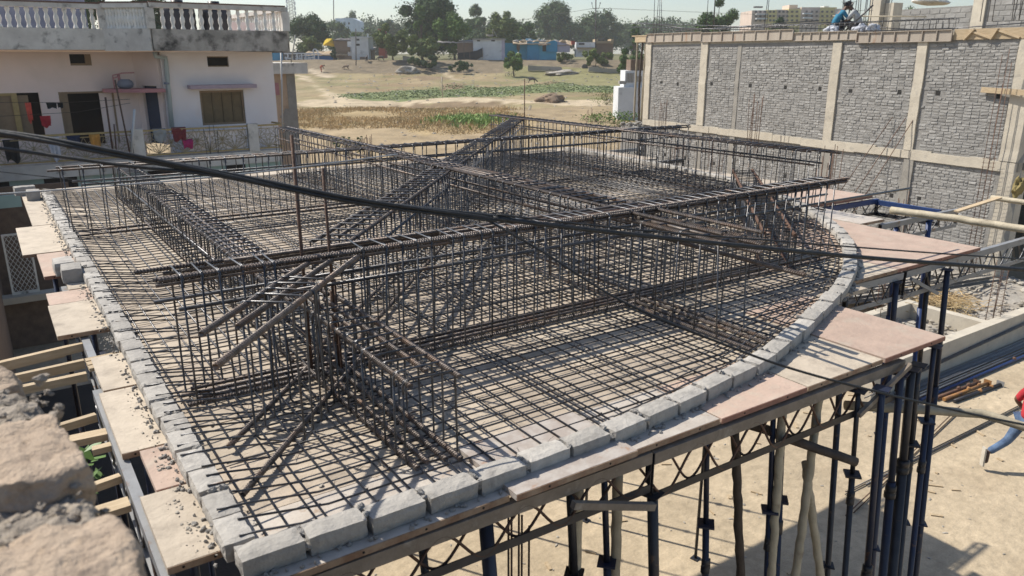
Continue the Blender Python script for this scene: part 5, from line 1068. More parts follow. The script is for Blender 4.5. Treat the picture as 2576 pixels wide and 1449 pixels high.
# ------------------------------------------------------------------ people
m_('skin', (.16, .085, .05), rough=.6, bump=0); m_('hair', (.012, .010, .009), rough=.5, bump=0); m_('redshirt', (.46, .028, .04), (.38, .02, .03), rough=.9, scale=5, vary=.02, bump=.4, bscale=14); m_('jeans', (.13, .20, .32), (.05, .085, .16), rough=.95, scale=7, vary=.02, bump=.4, bscale=20); m_('shoe', (.06, .035, .03), rough=.7, bump=0); m_('sole', (.62, .58, .5), rough=.8, bump=0); m_('teal', (.03, .20, .32), (.02, .13, .22), rough=.9, scale=6, bump=.3); m_('greycloth', (.45, .46, .46), rough=.9, scale=6, bump=.3); m_('darkcloth', (.03, .03, .035), rough=.9, bump=.2); m_('redsari', (.42, .05, .03), (.5, .12, .05), rough=.9, scale=6, bump=.2)
def skin(name, verts, edges, rad, mt, parent, sub=2, root=0):
    me = bpy.data.meshes.new(name); me.from_pydata([tuple(v) for v in verts], edges, []); me.materials.append(MT[mt]); o = link(name, me, parent)
    md = o.modifiers.new('skin', 'SKIN'); md.use_smooth_shade = True; ly = me.skin_vertices[0] if me.skin_vertices else None
    if ly is None:
        import bmesh; bm = bmesh.new(); bm.from_mesh(me); bm.verts.layers.skin.verify(); bm.to_mesh(me); bm.free(); ly = me.skin_vertices[0]
    for i, r_ in enumerate(rad): ly.data[i].radius = (r_, r_) if not isinstance(r_, tuple) else r_; ly.data[i].use_root = (i == root)
    sb = o.modifiers.new('sub', 'SUBSURF'); sb.levels = sub; sb.render_levels = sub; return o
def person(label, loc, rz, J, shirt, trousers, shoes=True, group=None, sub=2):
    """J: joints in the figure's own frame (x = forward, y = left, z = up)"""
    t = thing('person', label, 'person', loc, rz, group); V = {k: Vector(v) for k, v in J.items()}; h = V['head']; n = V['neck']; up = (h - n).normalized(); fwd = Vector(J.get('look', (1, 0, 0)))
    side = up.cross(fwd).normalized(); fwd = side.cross(up)
    # one continuous body: pelvis, spine, neck, head, arms with hands, legs with feet
    vs = [V['hip'], V['waist'], V['chest'], n, h - up * .07 + fwd * .02, h + up * .03, h + up * .10]; rad = [.12, .11, .13, .055, .078, .092, .06]; E = [(0, 1), (1, 2), (2, 3), (3, 4), (4, 5), (5, 6)]
    for s_ in 'lr':
        i = len(vs); vs += [V['sh' + s_], V['el' + s_], V['wr' + s_]]; rad += [.055, .042, .03]; E += [(2, i), (i, i + 1), (i + 1, i + 2)]
        hd = (V['wr' + s_] - V['el' + s_]).normalized(); pd_ = hd.cross(fwd); pd_ = pd_.normalized() if pd_.length > .1 else side; w0 = i + 2; vs.append(V['wr' + s_] + hd * .06); rad.append(.03); E.append((w0, len(vs) - 1)); pa = len(vs) - 1
        for f in range(4):
            l = (.07, .085, .08, .06)[f]; o_ = pd_.cross(hd) * (f - 1.5) * .019; b0 = len(vs); vs += [V['wr' + s_] + hd * .085 + o_, V['wr' + s_] + hd * (.085 + l * .55) + o_, V['wr' + s_] + hd * (.08 + l * .9) + o_ + fwd * .015]; rad += [.009, .008, .007]; E += [(pa, b0), (b0, b0 + 1), (b0 + 1, b0 + 2)]
        b0 = len(vs); th = pd_.cross(hd) * -.045; vs += [V['wr' + s_] + hd * .035 + th * .7, V['wr' + s_] + hd * .08 + th * 1.2]; rad += [.011, .009]; E += [(w0, b0), (b0, b0 + 1)]
        i = len(vs); vs += [V['hp' + s_], V['kn' + s_], V['an' + s_], V['to' + s_]]; rad += [.085, .055, .036, .03]; E += [(0, i), (i, i + 1), (i + 1, i + 2), (i + 2, i + 3)]
    skin('body', vs, E, rad, 'skin', t, sub)
    vs = [V['hip'] + (V['hip'] - V['waist']) * .25, V['waist'], V['chest'], V['chest'].lerp(n, .75)]; rad = [.155, .145, .165, .075]; E = [(0, 1), (1, 2), (2, 3)]
    for s_ in 'lr': i = len(vs); vs += [V['sh' + s_], V['sh' + s_].lerp(V['el' + s_], .6), V['el' + s_].lerp(V['wr' + s_], .15)]; rad += [.078, .068, .06]; E += [(2, i), (i, i + 1), (i + 1, i + 2)]
    skin('shirt', vs, E, rad, shirt, t, sub)
    vs = [V['hip'] + (V['waist'] - V['hip']) * .2]; rad = [.135]; E = []
    for s_ in 'lr': i = len(vs); vs += [V['hp' + s_], V['hp' + s_].lerp(V['kn' + s_], .5), V['kn' + s_], V['kn' + s_].lerp(V['an' + s_], .5), V['kn' + s_].lerp(V['an' + s_], .93)]; rad += [.10, .088, .07, .062, .06]; E += [(0, i), (i, i + 1), (i + 1, i + 2), (i + 2, i + 3), (i + 3, i + 4)]
    skin('trousers', vs, E, rad, trousers, t, sub)
    vs = [h + up * .07 - fwd * .03, h + up * .115 - fwd * .01, h + up * .02 - fwd * .06, h - up * .04 - fwd * .055]; skin('hair', vs, [(0, 1), (0, 2), (2, 3)], [.088, .06, .07, .05], 'hair', t, sub)
    b = MB()
    for sg in (-1, 1): b.rock(h + fwd * .088 + side * .033 * sg - up * .005, (.02, .026, .014), 1, 0, 0)
    b.build('eye', MT['sole'], t); b = MB(); b.rock(h + fwd * .10 - up * .03, (.035, .03, .05), 2, .1, 0); b.build('nose', MT['skin'], t); b = MB(); b.rock(h + fwd * .085 - up * .075, (.02, .05, .014), 2, .1, 0); b.build('mouth', MT['shoe'], t)
    b = MB()
    for sg in (-1, 1): b.rock(h + side * .092 * sg - up * .01, (.03, .02, .06), 3, .1, 0)
    b.build('ear', MT['skin'], t)
    if shoes:
        for s_ in 'lr':
            a, to = V['an' + s_], V['to' + s_]; d = (to - a).normalized(); dn_ = Vector(J.get('sole' + s_, (0, 0, -1))); sh = skin('shoe', [a - d * .05, a + d * .04, to], [(0, 1), (1, 2)], [.05, .048, .045], 'shoe', t, sub)
            b = MB(); p = [a - d * .09 + dn_ * .045, to + d * .045 + dn_ * .04]; b.beam(p[0], p[1], .085, .026, dn_); b.build('sole', MT['sole'], sh)
    return t
# the walker at the right edge: strides to the right, trailing foot lifted
wdir = math.atan2(RT.y, RT.x)
person('person in red shirt and faded jeans striding out of the right edge', PZ(2550, 1190, 0), wdir, dict(hip=(.06, 0, .92), waist=(.10, 0, 1.07), chest=(.16, 0, 1.32), neck=(.21, 0, 1.49), head=(.27, 0, 1.63), shl=(.16, .19, 1.40), ell=(-.02, .26, 1.16), wrl=(.14, .27, .98), shr=(.16, -.19, 1.40), elr=(.20, -.27, 1.14), wrr=(.40, -.24, 1.03), hpl=(.05, .10, .88), knl=(-.12, .12, .50), anl=(-.42, .10, .30), tol=(-.42, .10, .12), solel=(-1, 0, .05), hpr=(.08, -.10, .88), knr=(.30, -.10, .50), anr=(.22, -.10, .09), tor=(.40, -.10, .045)), 'redshirt', 'jeans')
SQ = dict(hip=(-.12, 0, .30), waist=(-.10, 0, .46), chest=(.06, 0, .70), neck=(.15, 0, .84), head=(.23, 0, .94), shl=(.07, .18, .76), ell=(.26, .24, .52), wrl=(.42, .14, .36), shr=(.07, -.18, .76), elr=(.26, -.24, .52), wrr=(.42, -.10, .36), hpl=(-.10, .10, .28), knl=(.26, .18, .46), anl=(.05, .14, .09), tol=(.22, .17, .045), hpr=(-.10, -.10, .28), knr=(.26, -.18, .46), anr=(.05, -.14, .09), tor=(.22, -.17, .045), look=(1, 0, -.6))
def Wp(x, y, off):
    r = ray(x, y); return CC + r * ((Wb + Wn * off - CC).dot(Wn) / r.dot(Wn))
pA = Wp(2106, 78, -1.6); person('person crouching in a teal shirt tying bars on the brick building roof', (pA.x, pA.y, 7.0), wdir, SQ, 'teal', 'darkcloth', sub=1, group='workers on the brick building roof')
pB = Wp(2150, 78, -2.0); person('person crouching in a pale shirt beside the teal one on the roof', (pB.x, pB.y, 7.0), wdir + 2.6, SQ, 'greycloth', 'darkcloth', sub=1, group='workers on the brick building roof')
pC = gpt(138.6, -33.1); ST = dict(SQ); ST.update(hip=(-.1, 0, .85), waist=(.0, 0, .98), chest=(.22, 0, 1.12), neck=(.36, 0, 1.16), head=(.48, 0, 1.14), shl=(.22, .17, 1.14), ell=(.30, .2, .86), wrl=(.42, .12, .65), shr=(.22, -.17, 1.14), elr=(.30, -.2, .86), wrr=(.42, -.12, .65), hpl=(-.1, .1, .82), knl=(.0, .1, .45), anl=(-.05, .1, .09), tol=(.1, .1, .045), hpr=(-.1, -.1, .82), knr=(.0, -.1, .45), anr=(-.05, -.1, .09), tor=(.1, -.1, .045), look=(1, 0, -.8))
person('person in red bending over on the far dry field', pC, wdir, ST, 'redsari', 'redsari', sub=1)
# ------------------------------------------------------------------ roof of the brick building
q = random.Random(31)
for i, (x0_, y0_, x1_, y1_, off, r, lb) in enumerate(((1585, 59, 2120, 74, -1.2, .02, 'long roof bar lowest along the shuttering'), (1590, 68, 1960, 77, -.5, .02, 'roof bar lying just above the shuttering edge'), (1600, 55, 1790, 80, -2.5, .018, 'roof bar slanting down behind the column bars'), (1700, 78, 2060, 52, -2.0, .022, 'roof bar slanting up toward the workers'), (1780, 72, 2100, 56, -3.0, .022, 'roof bar rising behind the teal worker'), (2095, 40, 2330, 42, -2.4, .022, 'level pole behind the roof workers'), (2080, 62, 2330, 76, -1.5, .018, 'bowed roof bar right of the workers'), (2126, 78, 2196, 13, -1.4, .03, 'dark steel tube slanting up beside the roof workers'), (2280, 80, 2576, 58, -4, .02, 'roof bar at the top right before the far block wall'))):
    a, c = Wp(x0_, y0_, off), Wp(x1_, y1_, off); tag(bar_obj(a, c, r, 'steel' if i != 5 else 'bamboo', None, 6, 'roof_bar'), lb, 'steel bar', 'bars on the brick building roof')
t = thing('roof_cage', 'long low rebar cage lying along the brick building roof edge', 'rebar cage', WP(3.0, -.9, 7.0), Wang)
for y_ in (-.12, .12):
    for z_ in (.08, .34): bar_obj((0, y_, z_), (13.8, y_ + .05, z_ + .05), .011, 'steel', t)
lp = MB(); lp.tube([(0, -.13, .06), (0, .13, .06), (0, .13, .37), (0, -.13, .37), (0, -.13, .06)], .008, 4); lpm = lp.mesh('stirrup', MT['steel'])
for k in range(66): link('stirrup', lpm, t, (.1 + k * .207, .003 * k / 5, .003 * k / 5))
for i, (x, n, h, off, lb) in enumerate(((1655, 4, 2.2, -.9, 'bare column bars on the roof at the far end'), (1790, 3, 3.0, -1.5, 'tall column bars on the roof above the second bay'), (1925, 2, 2.0, -2.0, 'two thin bars on the roof before the yellow flats'), (2128, 5, 2.6, -2.6, 'column bars with ties on the roof behind the workers'), (2172, 6, 2.0, -3.4, 'six thin bars on the roof right of the workers'), (2222, 4, 2.6, -6, 'tied column bars on the concrete stub on the roof'), (2480, 3, 2.5, -5, 'column bars on the roof before the far block wall'), (2560, 6, 2.4, -5, 'cluster of column bars at the top right corner'))):
    p = Wp(x, 70, off); starters(lb, p.x, p.y, n, h, .35, 6.98 if off > -4.5 else 7.4, .014, 'steel', 2 if n > 3 else 0, .06, 120 + i)
for i, (x, off, w_, h_, lb) in enumerate(((2205, -6, .5, 1.6, 'square concrete column stub on the roof'), (2238, -6.2, .5, 1.3, 'lower pale concrete stub on the roof beside the first'))):
    p = Wp(x, 72, off); b = MB(); b.box((0, 0, h_ / 2), (w_, w_, h_), Wang); tag(b.build('column_stub', MT['concrete'], None, (p.x, p.y, 6.97)), lb, 'column')
for i, (x, off, lb) in enumerate(((2092, -1.0, 'white cement bag on the roof left of the workers'), (2165, -1.0, 'white plastic sack on the roof right of the workers'), (2195, -1.1, 'small grey sack at the roof edge'))):
    p = Wp(x, 78, off); b = MB(); b.rock((0, 0, .16), (.55, .4, .36), i + 3, .3, 2); tag(b.build('sack', MT['cl_white'], None, (p.x, p.y, 6.97)), lb, 'sack', 'sacks on the roof')
# far block wall beyond the roof
fw = thing('block_wall', 'rough grey block wall with a concrete column at the top right', 'wall', WP(0, -9.6, 0), Wang)
def loc(p): d = p - WP(0, -9.6, 0); return d.dot(Wd), d.z
sa = loc(Wp(2225, 60, -9.6))[0]; sc0 = loc(Wp(2448, 40, -9.6)); sc1 = loc(Wp(2478, 40, -9.6)); zt_ = loc(Wp(2340, 20, -9.6))[1]; se = loc(Wp(2700, 40, -9.6))[0]
b = MB(); b.bb((sc0[0] + .02, -.3, 5), (sa, -.0, zt_)); b.bb((se, -.3, 5), (sc1[0], -.0, zt_ + 2)); b.build('mortar_wall', MT['wallmortar'], fw)
b = MB(); b.bb((sc1[0], -.3, 5), (sc0[0] + .02, .08, zt_ + 2)); b.build('column', MT['concrete'], fw)
r = random.Random(17); z = 6.9; k = 0
fm = []
for i in range(6): b = MB(); brick_add(b, 0, 0, .42, .17, r); fm.append(b.mesh('block', MT['brick_grey']))
while z < zt_ + 1.9:
    s = se + (k % 2) * .2
    while s < sa - .2:
        if not (sc1[0] - .23 < s < sc0[0] + .24) and (z < zt_ - .1 or s < sc1[0]): link('block', fm[r.randrange(6)], fw, (s, .0, z))
        s += .45
    z += .195; k += 1
b = MB(); b.rock((0, 0, .2), (2.6, 1.0, .3), 5, .06, 2); p = Wp(2340, 17, -11); tag(b.build('white_tank', MT['baluster'], None, p), 'white rounded tank lid above the far block wall', 'tank')
b = MB(); b.rock((0, 0, 0), (.3, .22, .5), 8, .45, 2); p = PX(2562, 470, 21.6); m_('yellowsack', (.24, .19, .07), rough=.8, bump=.3); tag(b.build('yellow_sack', MT['yellowsack'], None, p), 'crumpled yellow sack hanging at the dark opening on the right', 'sack')

# ------------------------------------------------------------------ background: trees
def leafmat(k, c1, c2): return m_(k, c1, c2, rough=.75, scale=.35, vary=.04, bump=0, spec=.25)
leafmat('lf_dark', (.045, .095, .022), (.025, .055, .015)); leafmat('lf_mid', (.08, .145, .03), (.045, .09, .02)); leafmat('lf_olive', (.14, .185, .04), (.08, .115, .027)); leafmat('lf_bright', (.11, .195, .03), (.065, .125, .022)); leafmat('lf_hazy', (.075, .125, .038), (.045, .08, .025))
m_('bark', (.14, .10, .07), (.09, .065, .045), rough=.95, scale=3, bump=.3)
def tree(label, x, ytop, ybase, hw, D, mt='lf_mid', n=2600, leaf=.30, seed=0, z0=None, form='round', trunk=.25, cat='tree', group='trees beyond the field', name='tree', cl=None):
    """x, ytop, ybase, hw: where it stands in the survey; D: metres ahead"""
    top = PD(x, ytop, D); L = (top - CC).dot(RT); base = gpt(D, L) if z0 is None else Vector((top.x, top.y, z0)); H_ = top.z - base.z; W_ = hw / 1932 * (D / math.cos(PITCH)) * .95
    t = thing(name, label, cat, base, 0, group); q = random.Random(seed + 5)
    cb = H_ * trunk * .6; limbs = []
    b = MB(); pts = [(0, 0, -.3), (q.gauss(0, .1), q.gauss(0, .1), cb), (q.gauss(0, .3), q.gauss(0, .3), H_ * .75)]; r0 = max(.06, H_ * .025); b.tube(pts, [r0 * 1.2, r0 * .8, r0 * .25], 7)
    ncl = cl or max(18, min(70, int(W_ * H_ * .8))); cls = []
    for k in range(ncl):
        for _ in range(30):
            u = Vector((q.uniform(-1, 1), q.uniform(-1, 1), q.uniform(-1, 1)))
            if u.length < 1: break
        if form == 'cone': s_ = 1 - (u.z + 1) / 2 * .85; u.x *= s_; u.y *= s_
        if form == 'tall': u.x *= .75 + .25 * math.sin(u.z * 5 + seed); 
        c = Vector((u.x * W_ * .86, u.y * W_ * .86, cb + (H_ - cb) * (u.z * .46 + .5))); rad = q.uniform(.22, .42) * min(W_, (H_ - cb) / 2) * 1.05; cls.append((c, rad))
        if k % 2 == 0: b.tube([Vector(pts[1]).lerp(Vector(pts[2]), q.random() * .8), c * .6 + Vector(pts[1]) * .4 + Vector((0, 0, .2)), c], [r0 * .45, r0 * .28, r0 * .08], 5, False)
    b.build('trunk', MT['bark'], t)
    b = MB(); per = max(14, int(n * 3.4) // ncl)
    for c, rad in cls:
        b.rock(c - Vector((0, 0, rad * .1)), (rad * .95, rad * .95, rad * .8), q.random() * 99, .6, 1)       # leaves too dense to see through
        for _ in range(per):
            d = Vector((q.gauss(0, 1), q.gauss(0, 1), q.gauss(0, 1))).normalized(); p = c + d * rad * (q.random() ** .45); p.z -= .12 * rad
            if p.z < .1: p.z = .1 + q.random() * .3
            a = Vector((q.gauss(0, 1), q.gauss(0, 1), q.gauss(0, .6))).normalized(); e = a.cross(d); e = e.normalized() if e.length > .01 else Vector((1, 0, 0)); l = leaf * 1.25 * q.uniform(.55, 1.25)
            b.add([p - a * l * .55, p + e * l * .32, p + a * l * .55, p - e * l * .32], [(0, 1, 2, 3)])
    b.build('crown', MT[mt], t); return t
TR = [('dark round tree left of the telecom tower side, behind the dark shop wall', 768, 20, 118, 48, 165, 'lf_dark', 3200, .34, 'round', .12),
 ('very tall dark drooping tree at the middle of the skyline', 1085, -35, 150, 88, 168, 'lf_dark', 5200, .36, 'tall', .18),
 ('slim pale green tree before the very tall dark tree', 1058, 12, 150, 26, 158, 'lf_bright', 1800, .30, 'tall', .15),
 ('bright green bushy tree right of the very tall dark tree', 1142, 28, 152, 46, 154, 'lf_bright', 3000, .32, 'round', .2),
 ('olive spreading acacia before the tall dark tree', 985, 62, 160, 56, 148, 'lf_olive', 3400, .30, 'round', .3),
 ('olive acacia above the grey torn tarpaulin', 1060, 88, 165, 42, 144, 'lf_olive', 2200, .30, 'round', .25),
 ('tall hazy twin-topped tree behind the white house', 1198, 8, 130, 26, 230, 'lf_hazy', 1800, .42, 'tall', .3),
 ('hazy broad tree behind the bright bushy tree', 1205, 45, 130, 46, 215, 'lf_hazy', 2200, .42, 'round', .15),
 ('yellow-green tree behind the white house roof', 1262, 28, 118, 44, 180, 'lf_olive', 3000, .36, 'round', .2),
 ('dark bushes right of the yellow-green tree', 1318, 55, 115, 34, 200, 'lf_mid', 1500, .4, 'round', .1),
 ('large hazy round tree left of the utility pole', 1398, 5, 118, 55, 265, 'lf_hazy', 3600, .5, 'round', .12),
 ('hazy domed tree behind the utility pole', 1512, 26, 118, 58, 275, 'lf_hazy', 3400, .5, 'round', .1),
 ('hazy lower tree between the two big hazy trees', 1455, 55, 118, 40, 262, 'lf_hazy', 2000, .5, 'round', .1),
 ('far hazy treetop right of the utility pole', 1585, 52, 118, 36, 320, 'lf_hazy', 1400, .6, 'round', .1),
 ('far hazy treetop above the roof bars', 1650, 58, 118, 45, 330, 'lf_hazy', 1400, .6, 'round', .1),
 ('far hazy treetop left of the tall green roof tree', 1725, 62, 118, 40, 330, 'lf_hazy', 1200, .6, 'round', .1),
 ('hazy rounded tree above the blue shed', 848, 48, 112, 34, 235, 'lf_hazy', 1500, .44, 'round', .1),
 ('pointed hazy tree above the far white building', 886, 20, 100, 22, 330, 'lf_hazy', 1000, .6, 'cone', .05),
 ('low hazy bushes right of the far white building', 935, 52, 105, 40, 260, 'lf_hazy', 1400, .5, 'round', .05),
 ('faint grey-green tree left of the tall dark tree', 975, 38, 105, 30, 280, 'lf_hazy', 1200, .5, 'round', .1),
 ('green shrub mass behind the yellow tarpaulin', 870, 75, 125, 40, 158, 'lf_mid', 1500, .32, 'round', .05),
 ('bushy green tree beside the leaning pole', 782, 86, 132, 26, 158, 'lf_olive', 1300, .28, 'round', .1),
 ('small creeper tree by the blue shed end', 838, 110, 142, 9, 149, 'lf_dark', 500, .22, 'tall', .1),
 ('dusty shrub mass left of the grey brick building', 1590, 100, 182, 34, 118, 'lf_mid', 2200, .26, 'round', .05),
 ('dry shrubs below the brown hut', 1500, 122, 168, 42, 142, 'lf_olive', 1500, .28, 'round', .03),
 ('low shrubs on the bank under the cyan house', 1420, 128, 160, 26, 146, 'lf_olive', 700, .28, 'round', .03),
 ('dark scrub at the foot of the acacias', 1060, 135, 172, 48, 141, 'lf_dark', 1500, .26, 'round', .03),
 ('dark scrub by the black net fence', 1160, 150, 176, 36, 139, 'lf_dark', 900, .26, 'round', .03)]
for i, (lb, x, yt, yb, hw, D, mt, n, lf, fm_, tk) in enumerate(TR): tree(lb, x, yt, yb, hw, D, mt, n, lf, i, None, fm_, tk)
tree('lone small tree with a bicycle leaning on it in the field', 1293, 124, 196, 24, 134, 'lf_bright', 1500, .26, 60, None, 'round', .36, group=None)
tree('tall green tree rising behind the brick building roof', 1812, -22, 110, 50, 125, 'lf_mid', 3600, .28, 61, 3.0, 'round', .15, group='trees behind the brick building')
tree('dark bush crown below the yellow flats', 1968, 28, 110, 42, 130, 'lf_dark', 2200, .28, 62, 3.0, 'round', .1, group='trees behind the brick building')
tree('small bush crown behind the first roof bars', 1600, 40, 110, 14, 150, 'lf_mid', 500, .3, 63, 3.0, 'round', .1, group='trees behind the brick building')
tree('hazy crown right of the roof workers', 2190, 12, 110, 24, 180, 'lf_hazy', 1200, .36, 64, 3.0, 'round', .1, group='trees behind the brick building')
tree('hazy crown above the far block wall', 2285, -2, 110, 36, 170, 'lf_hazy', 1600, .36, 65, 3.0, 'round', .1, group='trees behind the brick building')
tree('low green bush behind the roof workers', 2180, 48, 110, 36, 110, 'lf_olive', 1500, .26, 66, 3.0, 'round', .1, group='trees behind the brick building')
tree('dark tree behind the house roof at the top left', 150, -60, 60, 120, 62, 'lf_dark', 4200, .24, 67, 2.0, 'round', .3, group='trees behind the house')
tree('dark palm-like crown behind the middle of the balustrade', 380, -45, 40, 60, 70, 'lf_dark', 2200, .26, 68, 2.0, 'round', .4, group='trees behind the house')
# the far wood: one mass of crowns on the skyline
b = MB(); q = random.Random(77)
for k in range(150):
    x = q.uniform(690, 1780); D = q.uniform(330, 420); c = PD(x, q.uniform(58, 92), D); rad = q.uniform(3.0, 6.5)
    for _ in range(130):
        d = Vector((q.gauss(0, 1), q.gauss(0, 1), q.gauss(0, 1))).normalized(); p = c + Vector((d.x, d.y, d.z * .7)) * rad * q.random() ** .4; a = Vector((q.gauss(0, 1), q.gauss(0, 1), q.gauss(0, 1))).normalized(); e = a.cross(d).normalized(); l = q.uniform(.6, 1.5)
        b.add([p - a * l * .5, p + e * l * .35, p + a * l * .5, p - e * l * .35], [(0, 1, 2, 3)])
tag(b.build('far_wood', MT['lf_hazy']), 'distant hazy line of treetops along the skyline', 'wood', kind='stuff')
def shrub(label, x, y, D, w, h, mt, n, seed, name='shrub'):
    p = PD(x, y, D); L = (p - CC).dot(RT); b0 = gpt(D, L); t = thing(name, label, 'shrub', b0); q = random.Random(seed); b = MB(); st = MB()
    for k in range(10): a = q.random() * 6.28; st.tube([(0, 0, 0), (math.cos(a) * w * .3, math.sin(a) * w * .3, h * q.uniform(.4, .9))], .012, 4, False)
    for _ in range(n):
        p = Vector((q.gauss(0, w * .36), q.gauss(0, w * .36), h * q.random() ** .7)); a = Vector((q.gauss(0, 1), q.gauss(0, 1), q.gauss(0, .6))).normalized(); e = a.cross(Vector((q.gauss(0, 1), q.gauss(0, 1), 1))).normalized(); l = q.uniform(.08, .2); b.add([p - a * l * .5, p + e * l * .3, p + a * l * .5, p - e * l * .3], [(0, 1, 2, 3)])
    b.build('foliage', MT[mt], t); st.build('stems', MT['bark'], t); return t
shrub('pale leafy shrub left of the white louvred building', 1525, 262, 76, 2.0, 1.3, 'lf_olive', 500, 1); shrub('bright green weeds at the foot of the far shuttering poles', 1560, 308, 56, 2.4, 1.1, 'lf_bright', 900, 2); shrub('green weeds before the rubble plinth', 1500, 305, 60, 1.6, .6, 'lf_bright', 350, 3)
for i, x in enumerate((845, 870, 905)): shrub(('left', 'middle', 'right')[i] + ' of three dark leafy sprigs behind the far cage', x, 352, 44, .35, 1.0, 'lf_dark', 60, 10 + i, 'sprig')
p = PD(922, 335, 42); starters('rusty column bars standing in the sand behind the far cage', p.x, p.y, 8, 1.6, .45, .75, .016, 'rust', 1, .05, 200); p = PD(768, 320, 44); starters('thin rusty bars by the outbuilding corner', p.x, p.y, 3, 1.4, .4, .8, .016, 'rust', 0, .1, 201); p = PD(1483, 300, 58); starters('thin rusty bars in the sand left of the brick wall', p.x, p.y, 4, 1.4, .45, 1.3, .016, 'rust', 0, .06, 202); p = PD(1319, 330, 30); starters('dark single bar standing above the far corner of the slab', p.x, p.y, 1, 2.55, .01, 3.4, .02, 'rust', 0, 0, 203)
# ------------------------------------------------------------------ background: buildings on the bank
def bmat(k, c, c3=None): return m_(k, c, tuple(v * .85 for v in c), rough=.9, scale=.8, vary=.03, bump=0, c3=c3 or tuple(v * .55 for v in c), s3=.9, lo3=.6, hi3=.75)
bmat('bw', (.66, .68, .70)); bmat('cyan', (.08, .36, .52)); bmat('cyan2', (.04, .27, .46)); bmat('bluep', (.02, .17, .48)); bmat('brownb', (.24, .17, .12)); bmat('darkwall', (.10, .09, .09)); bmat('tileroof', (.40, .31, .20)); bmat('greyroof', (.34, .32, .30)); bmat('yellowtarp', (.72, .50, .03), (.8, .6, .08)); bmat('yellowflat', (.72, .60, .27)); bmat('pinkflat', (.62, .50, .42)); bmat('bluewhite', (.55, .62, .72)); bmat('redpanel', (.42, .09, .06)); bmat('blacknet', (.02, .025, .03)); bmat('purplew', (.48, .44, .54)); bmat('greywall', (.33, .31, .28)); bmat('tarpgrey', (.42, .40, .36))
class BG:
    """a far building laid out parallel to the picture: u = metres right, w = metres up, v = metres back"""
    def __init__(s, name, label, cat, x, y, D, group=None):
        p = PD(x, y, D); s.D = D; s.k = D / math.cos(PITCH) / 1932 * 1.0; s.x, s.y = x, y
        s.t = thing(name, label, cat, p, math.atan2(RT.y, RT.x), group); s.p = p
    def q(s, x, y): p = PD(x, y, s.D) - s.p; return p.dot(RT), p.z
    def box(s, name, mt, x0, y0, x1, y1, v0, v1, parent=None, sink=0):
        a = s.q(x0, y0); c = s.q(x1, y1); b = MB(); b.bb((a[0], v0, min(a[1], c[1]) - sink), (c[0], v1, max(a[1], c[1]))); return b.build(name, MT[mt], parent or s.t)
    def slab(s, name, mt, pts, v0, v1):
        b = MB(); n = len(pts); P = [s.q(*p) for p in pts]; vs = [(a, v0, z) for a, z in P] + [(a, v1, z) for a, z in P]; b.add(vs, [tuple(range(n)), tuple(reversed(range(n, 2 * n)))] + [(i, n + i, n + (i + 1) % n, (i + 1) % n) for i in range(n)]); return b.build(name, MT[mt], s.t)
    def roof(s, name, mt, x0, x1, ye, yr, v0, v1, th=.15, lift=0):
        a, e = s.q(x0, ye); c, _ = s.q(x1, ye); _, r_ = s.q(x0, yr); b = MB(); n = 14; vs = []; fs = []; r = random.Random(int(x0))
        for i in range(n + 1):
            u = a + (c - a) * i / n; j = r.uniform(-.08, .08); vs += [(u, v0, e + j), (u, v1, r_ + j), (u, v1, r_ + j - th), (u, v0, e + j - th)]
        for i in range(n):
            for k in range(4): fs.append((i * 4 + k, i * 4 + (k + 1) % 4, (i + 1) * 4 + (k + 1) % 4, (i + 1) * 4 + k))
        fs += [(3, 2, 1, 0), (n * 4, n * 4 + 1, n * 4 + 2, n * 4 + 3)]; b.add(vs, fs); return b.build(name, MT[mt], s.t)
def text(body, size, mt, parent, loc, name='lettering'):
    cu = bpy.data.curves.new(name, 'FONT'); cu.body = body; cu.size = size; cu.extrude = .01; o = bpy.data.objects.new(name, cu); COL.objects.link(o); cu.materials.append(MT[mt]); o.parent = parent; o.location = loc; o.rotation_euler = (PI / 2, 0, 0); return o
B = BG('shop_wall', 'dark painted wall with white Hindi lettering beside the outbuilding roof', 'wall', 690, 162, 150); B.box('wall', 'darkwall', 682, 130, 766, 166, 0, .3, sink=1.5); B.box('blue_panel', 'cyan2', 682, 133, 713, 162, -.05, -.01)
u0, z0_ = B.q(716, 160); text('समानी', 2.9, 'bw', B.t, (u0, -.03, z0_ + .1)); u0, z0_ = B.q(743, 155); text('शासन', 1.65, 'bw', B.t, (u0, -.03, z0_ + .1))
B = BG('blue_shed', 'long blue shed with a tan sloping roof', 'shed', 768, 153, 152); B.box('wall', 'bluep', 765, 136, 838, 153, 0, 4, sink=1); B.roof('roof', 'tileroof', 763, 840, 138, 128, -.5, 4.2)
B = BG('low_mud_wall', 'dark low earth wall below the blue shed', 'wall', 768, 163, 149); B.box('wall', 'darkwall', 763, 153, 850, 166, 0, .5, sink=1)
B = BG('white_house', 'small white block house with dark windows left of the acacias', 'house', 890, 135, 150); B.box('wall', 'bw', 882, 94, 928, 135, 0, 5, sink=1); B.box('wall', 'bw', 872, 104, 884, 135, .5, 5, sink=1); B.box('roof_slab', 'bw', 880, 92, 930, 95, -.2, 5.2); B.box('window', 'dark', 897, 98, 904, 102, -.03, .02); B.box('window', 'dark', 896, 110, 905, 115, -.03, .02); B.box('door', 'brownb', 873, 118, 880, 130, -.03, .45); B.box('flag', 'bw', 923, 84, 927, 92, 0, .05)
B = BG('brick_shack', 'brown brick shack behind the yellow tarpaulin', 'shack', 850, 130, 152); B.box('wall', 'brownb', 840, 100, 890, 132, 0, 4, sink=1); B.roof('roof', 'darkwall', 838, 890, 101, 95, -.3, 4)
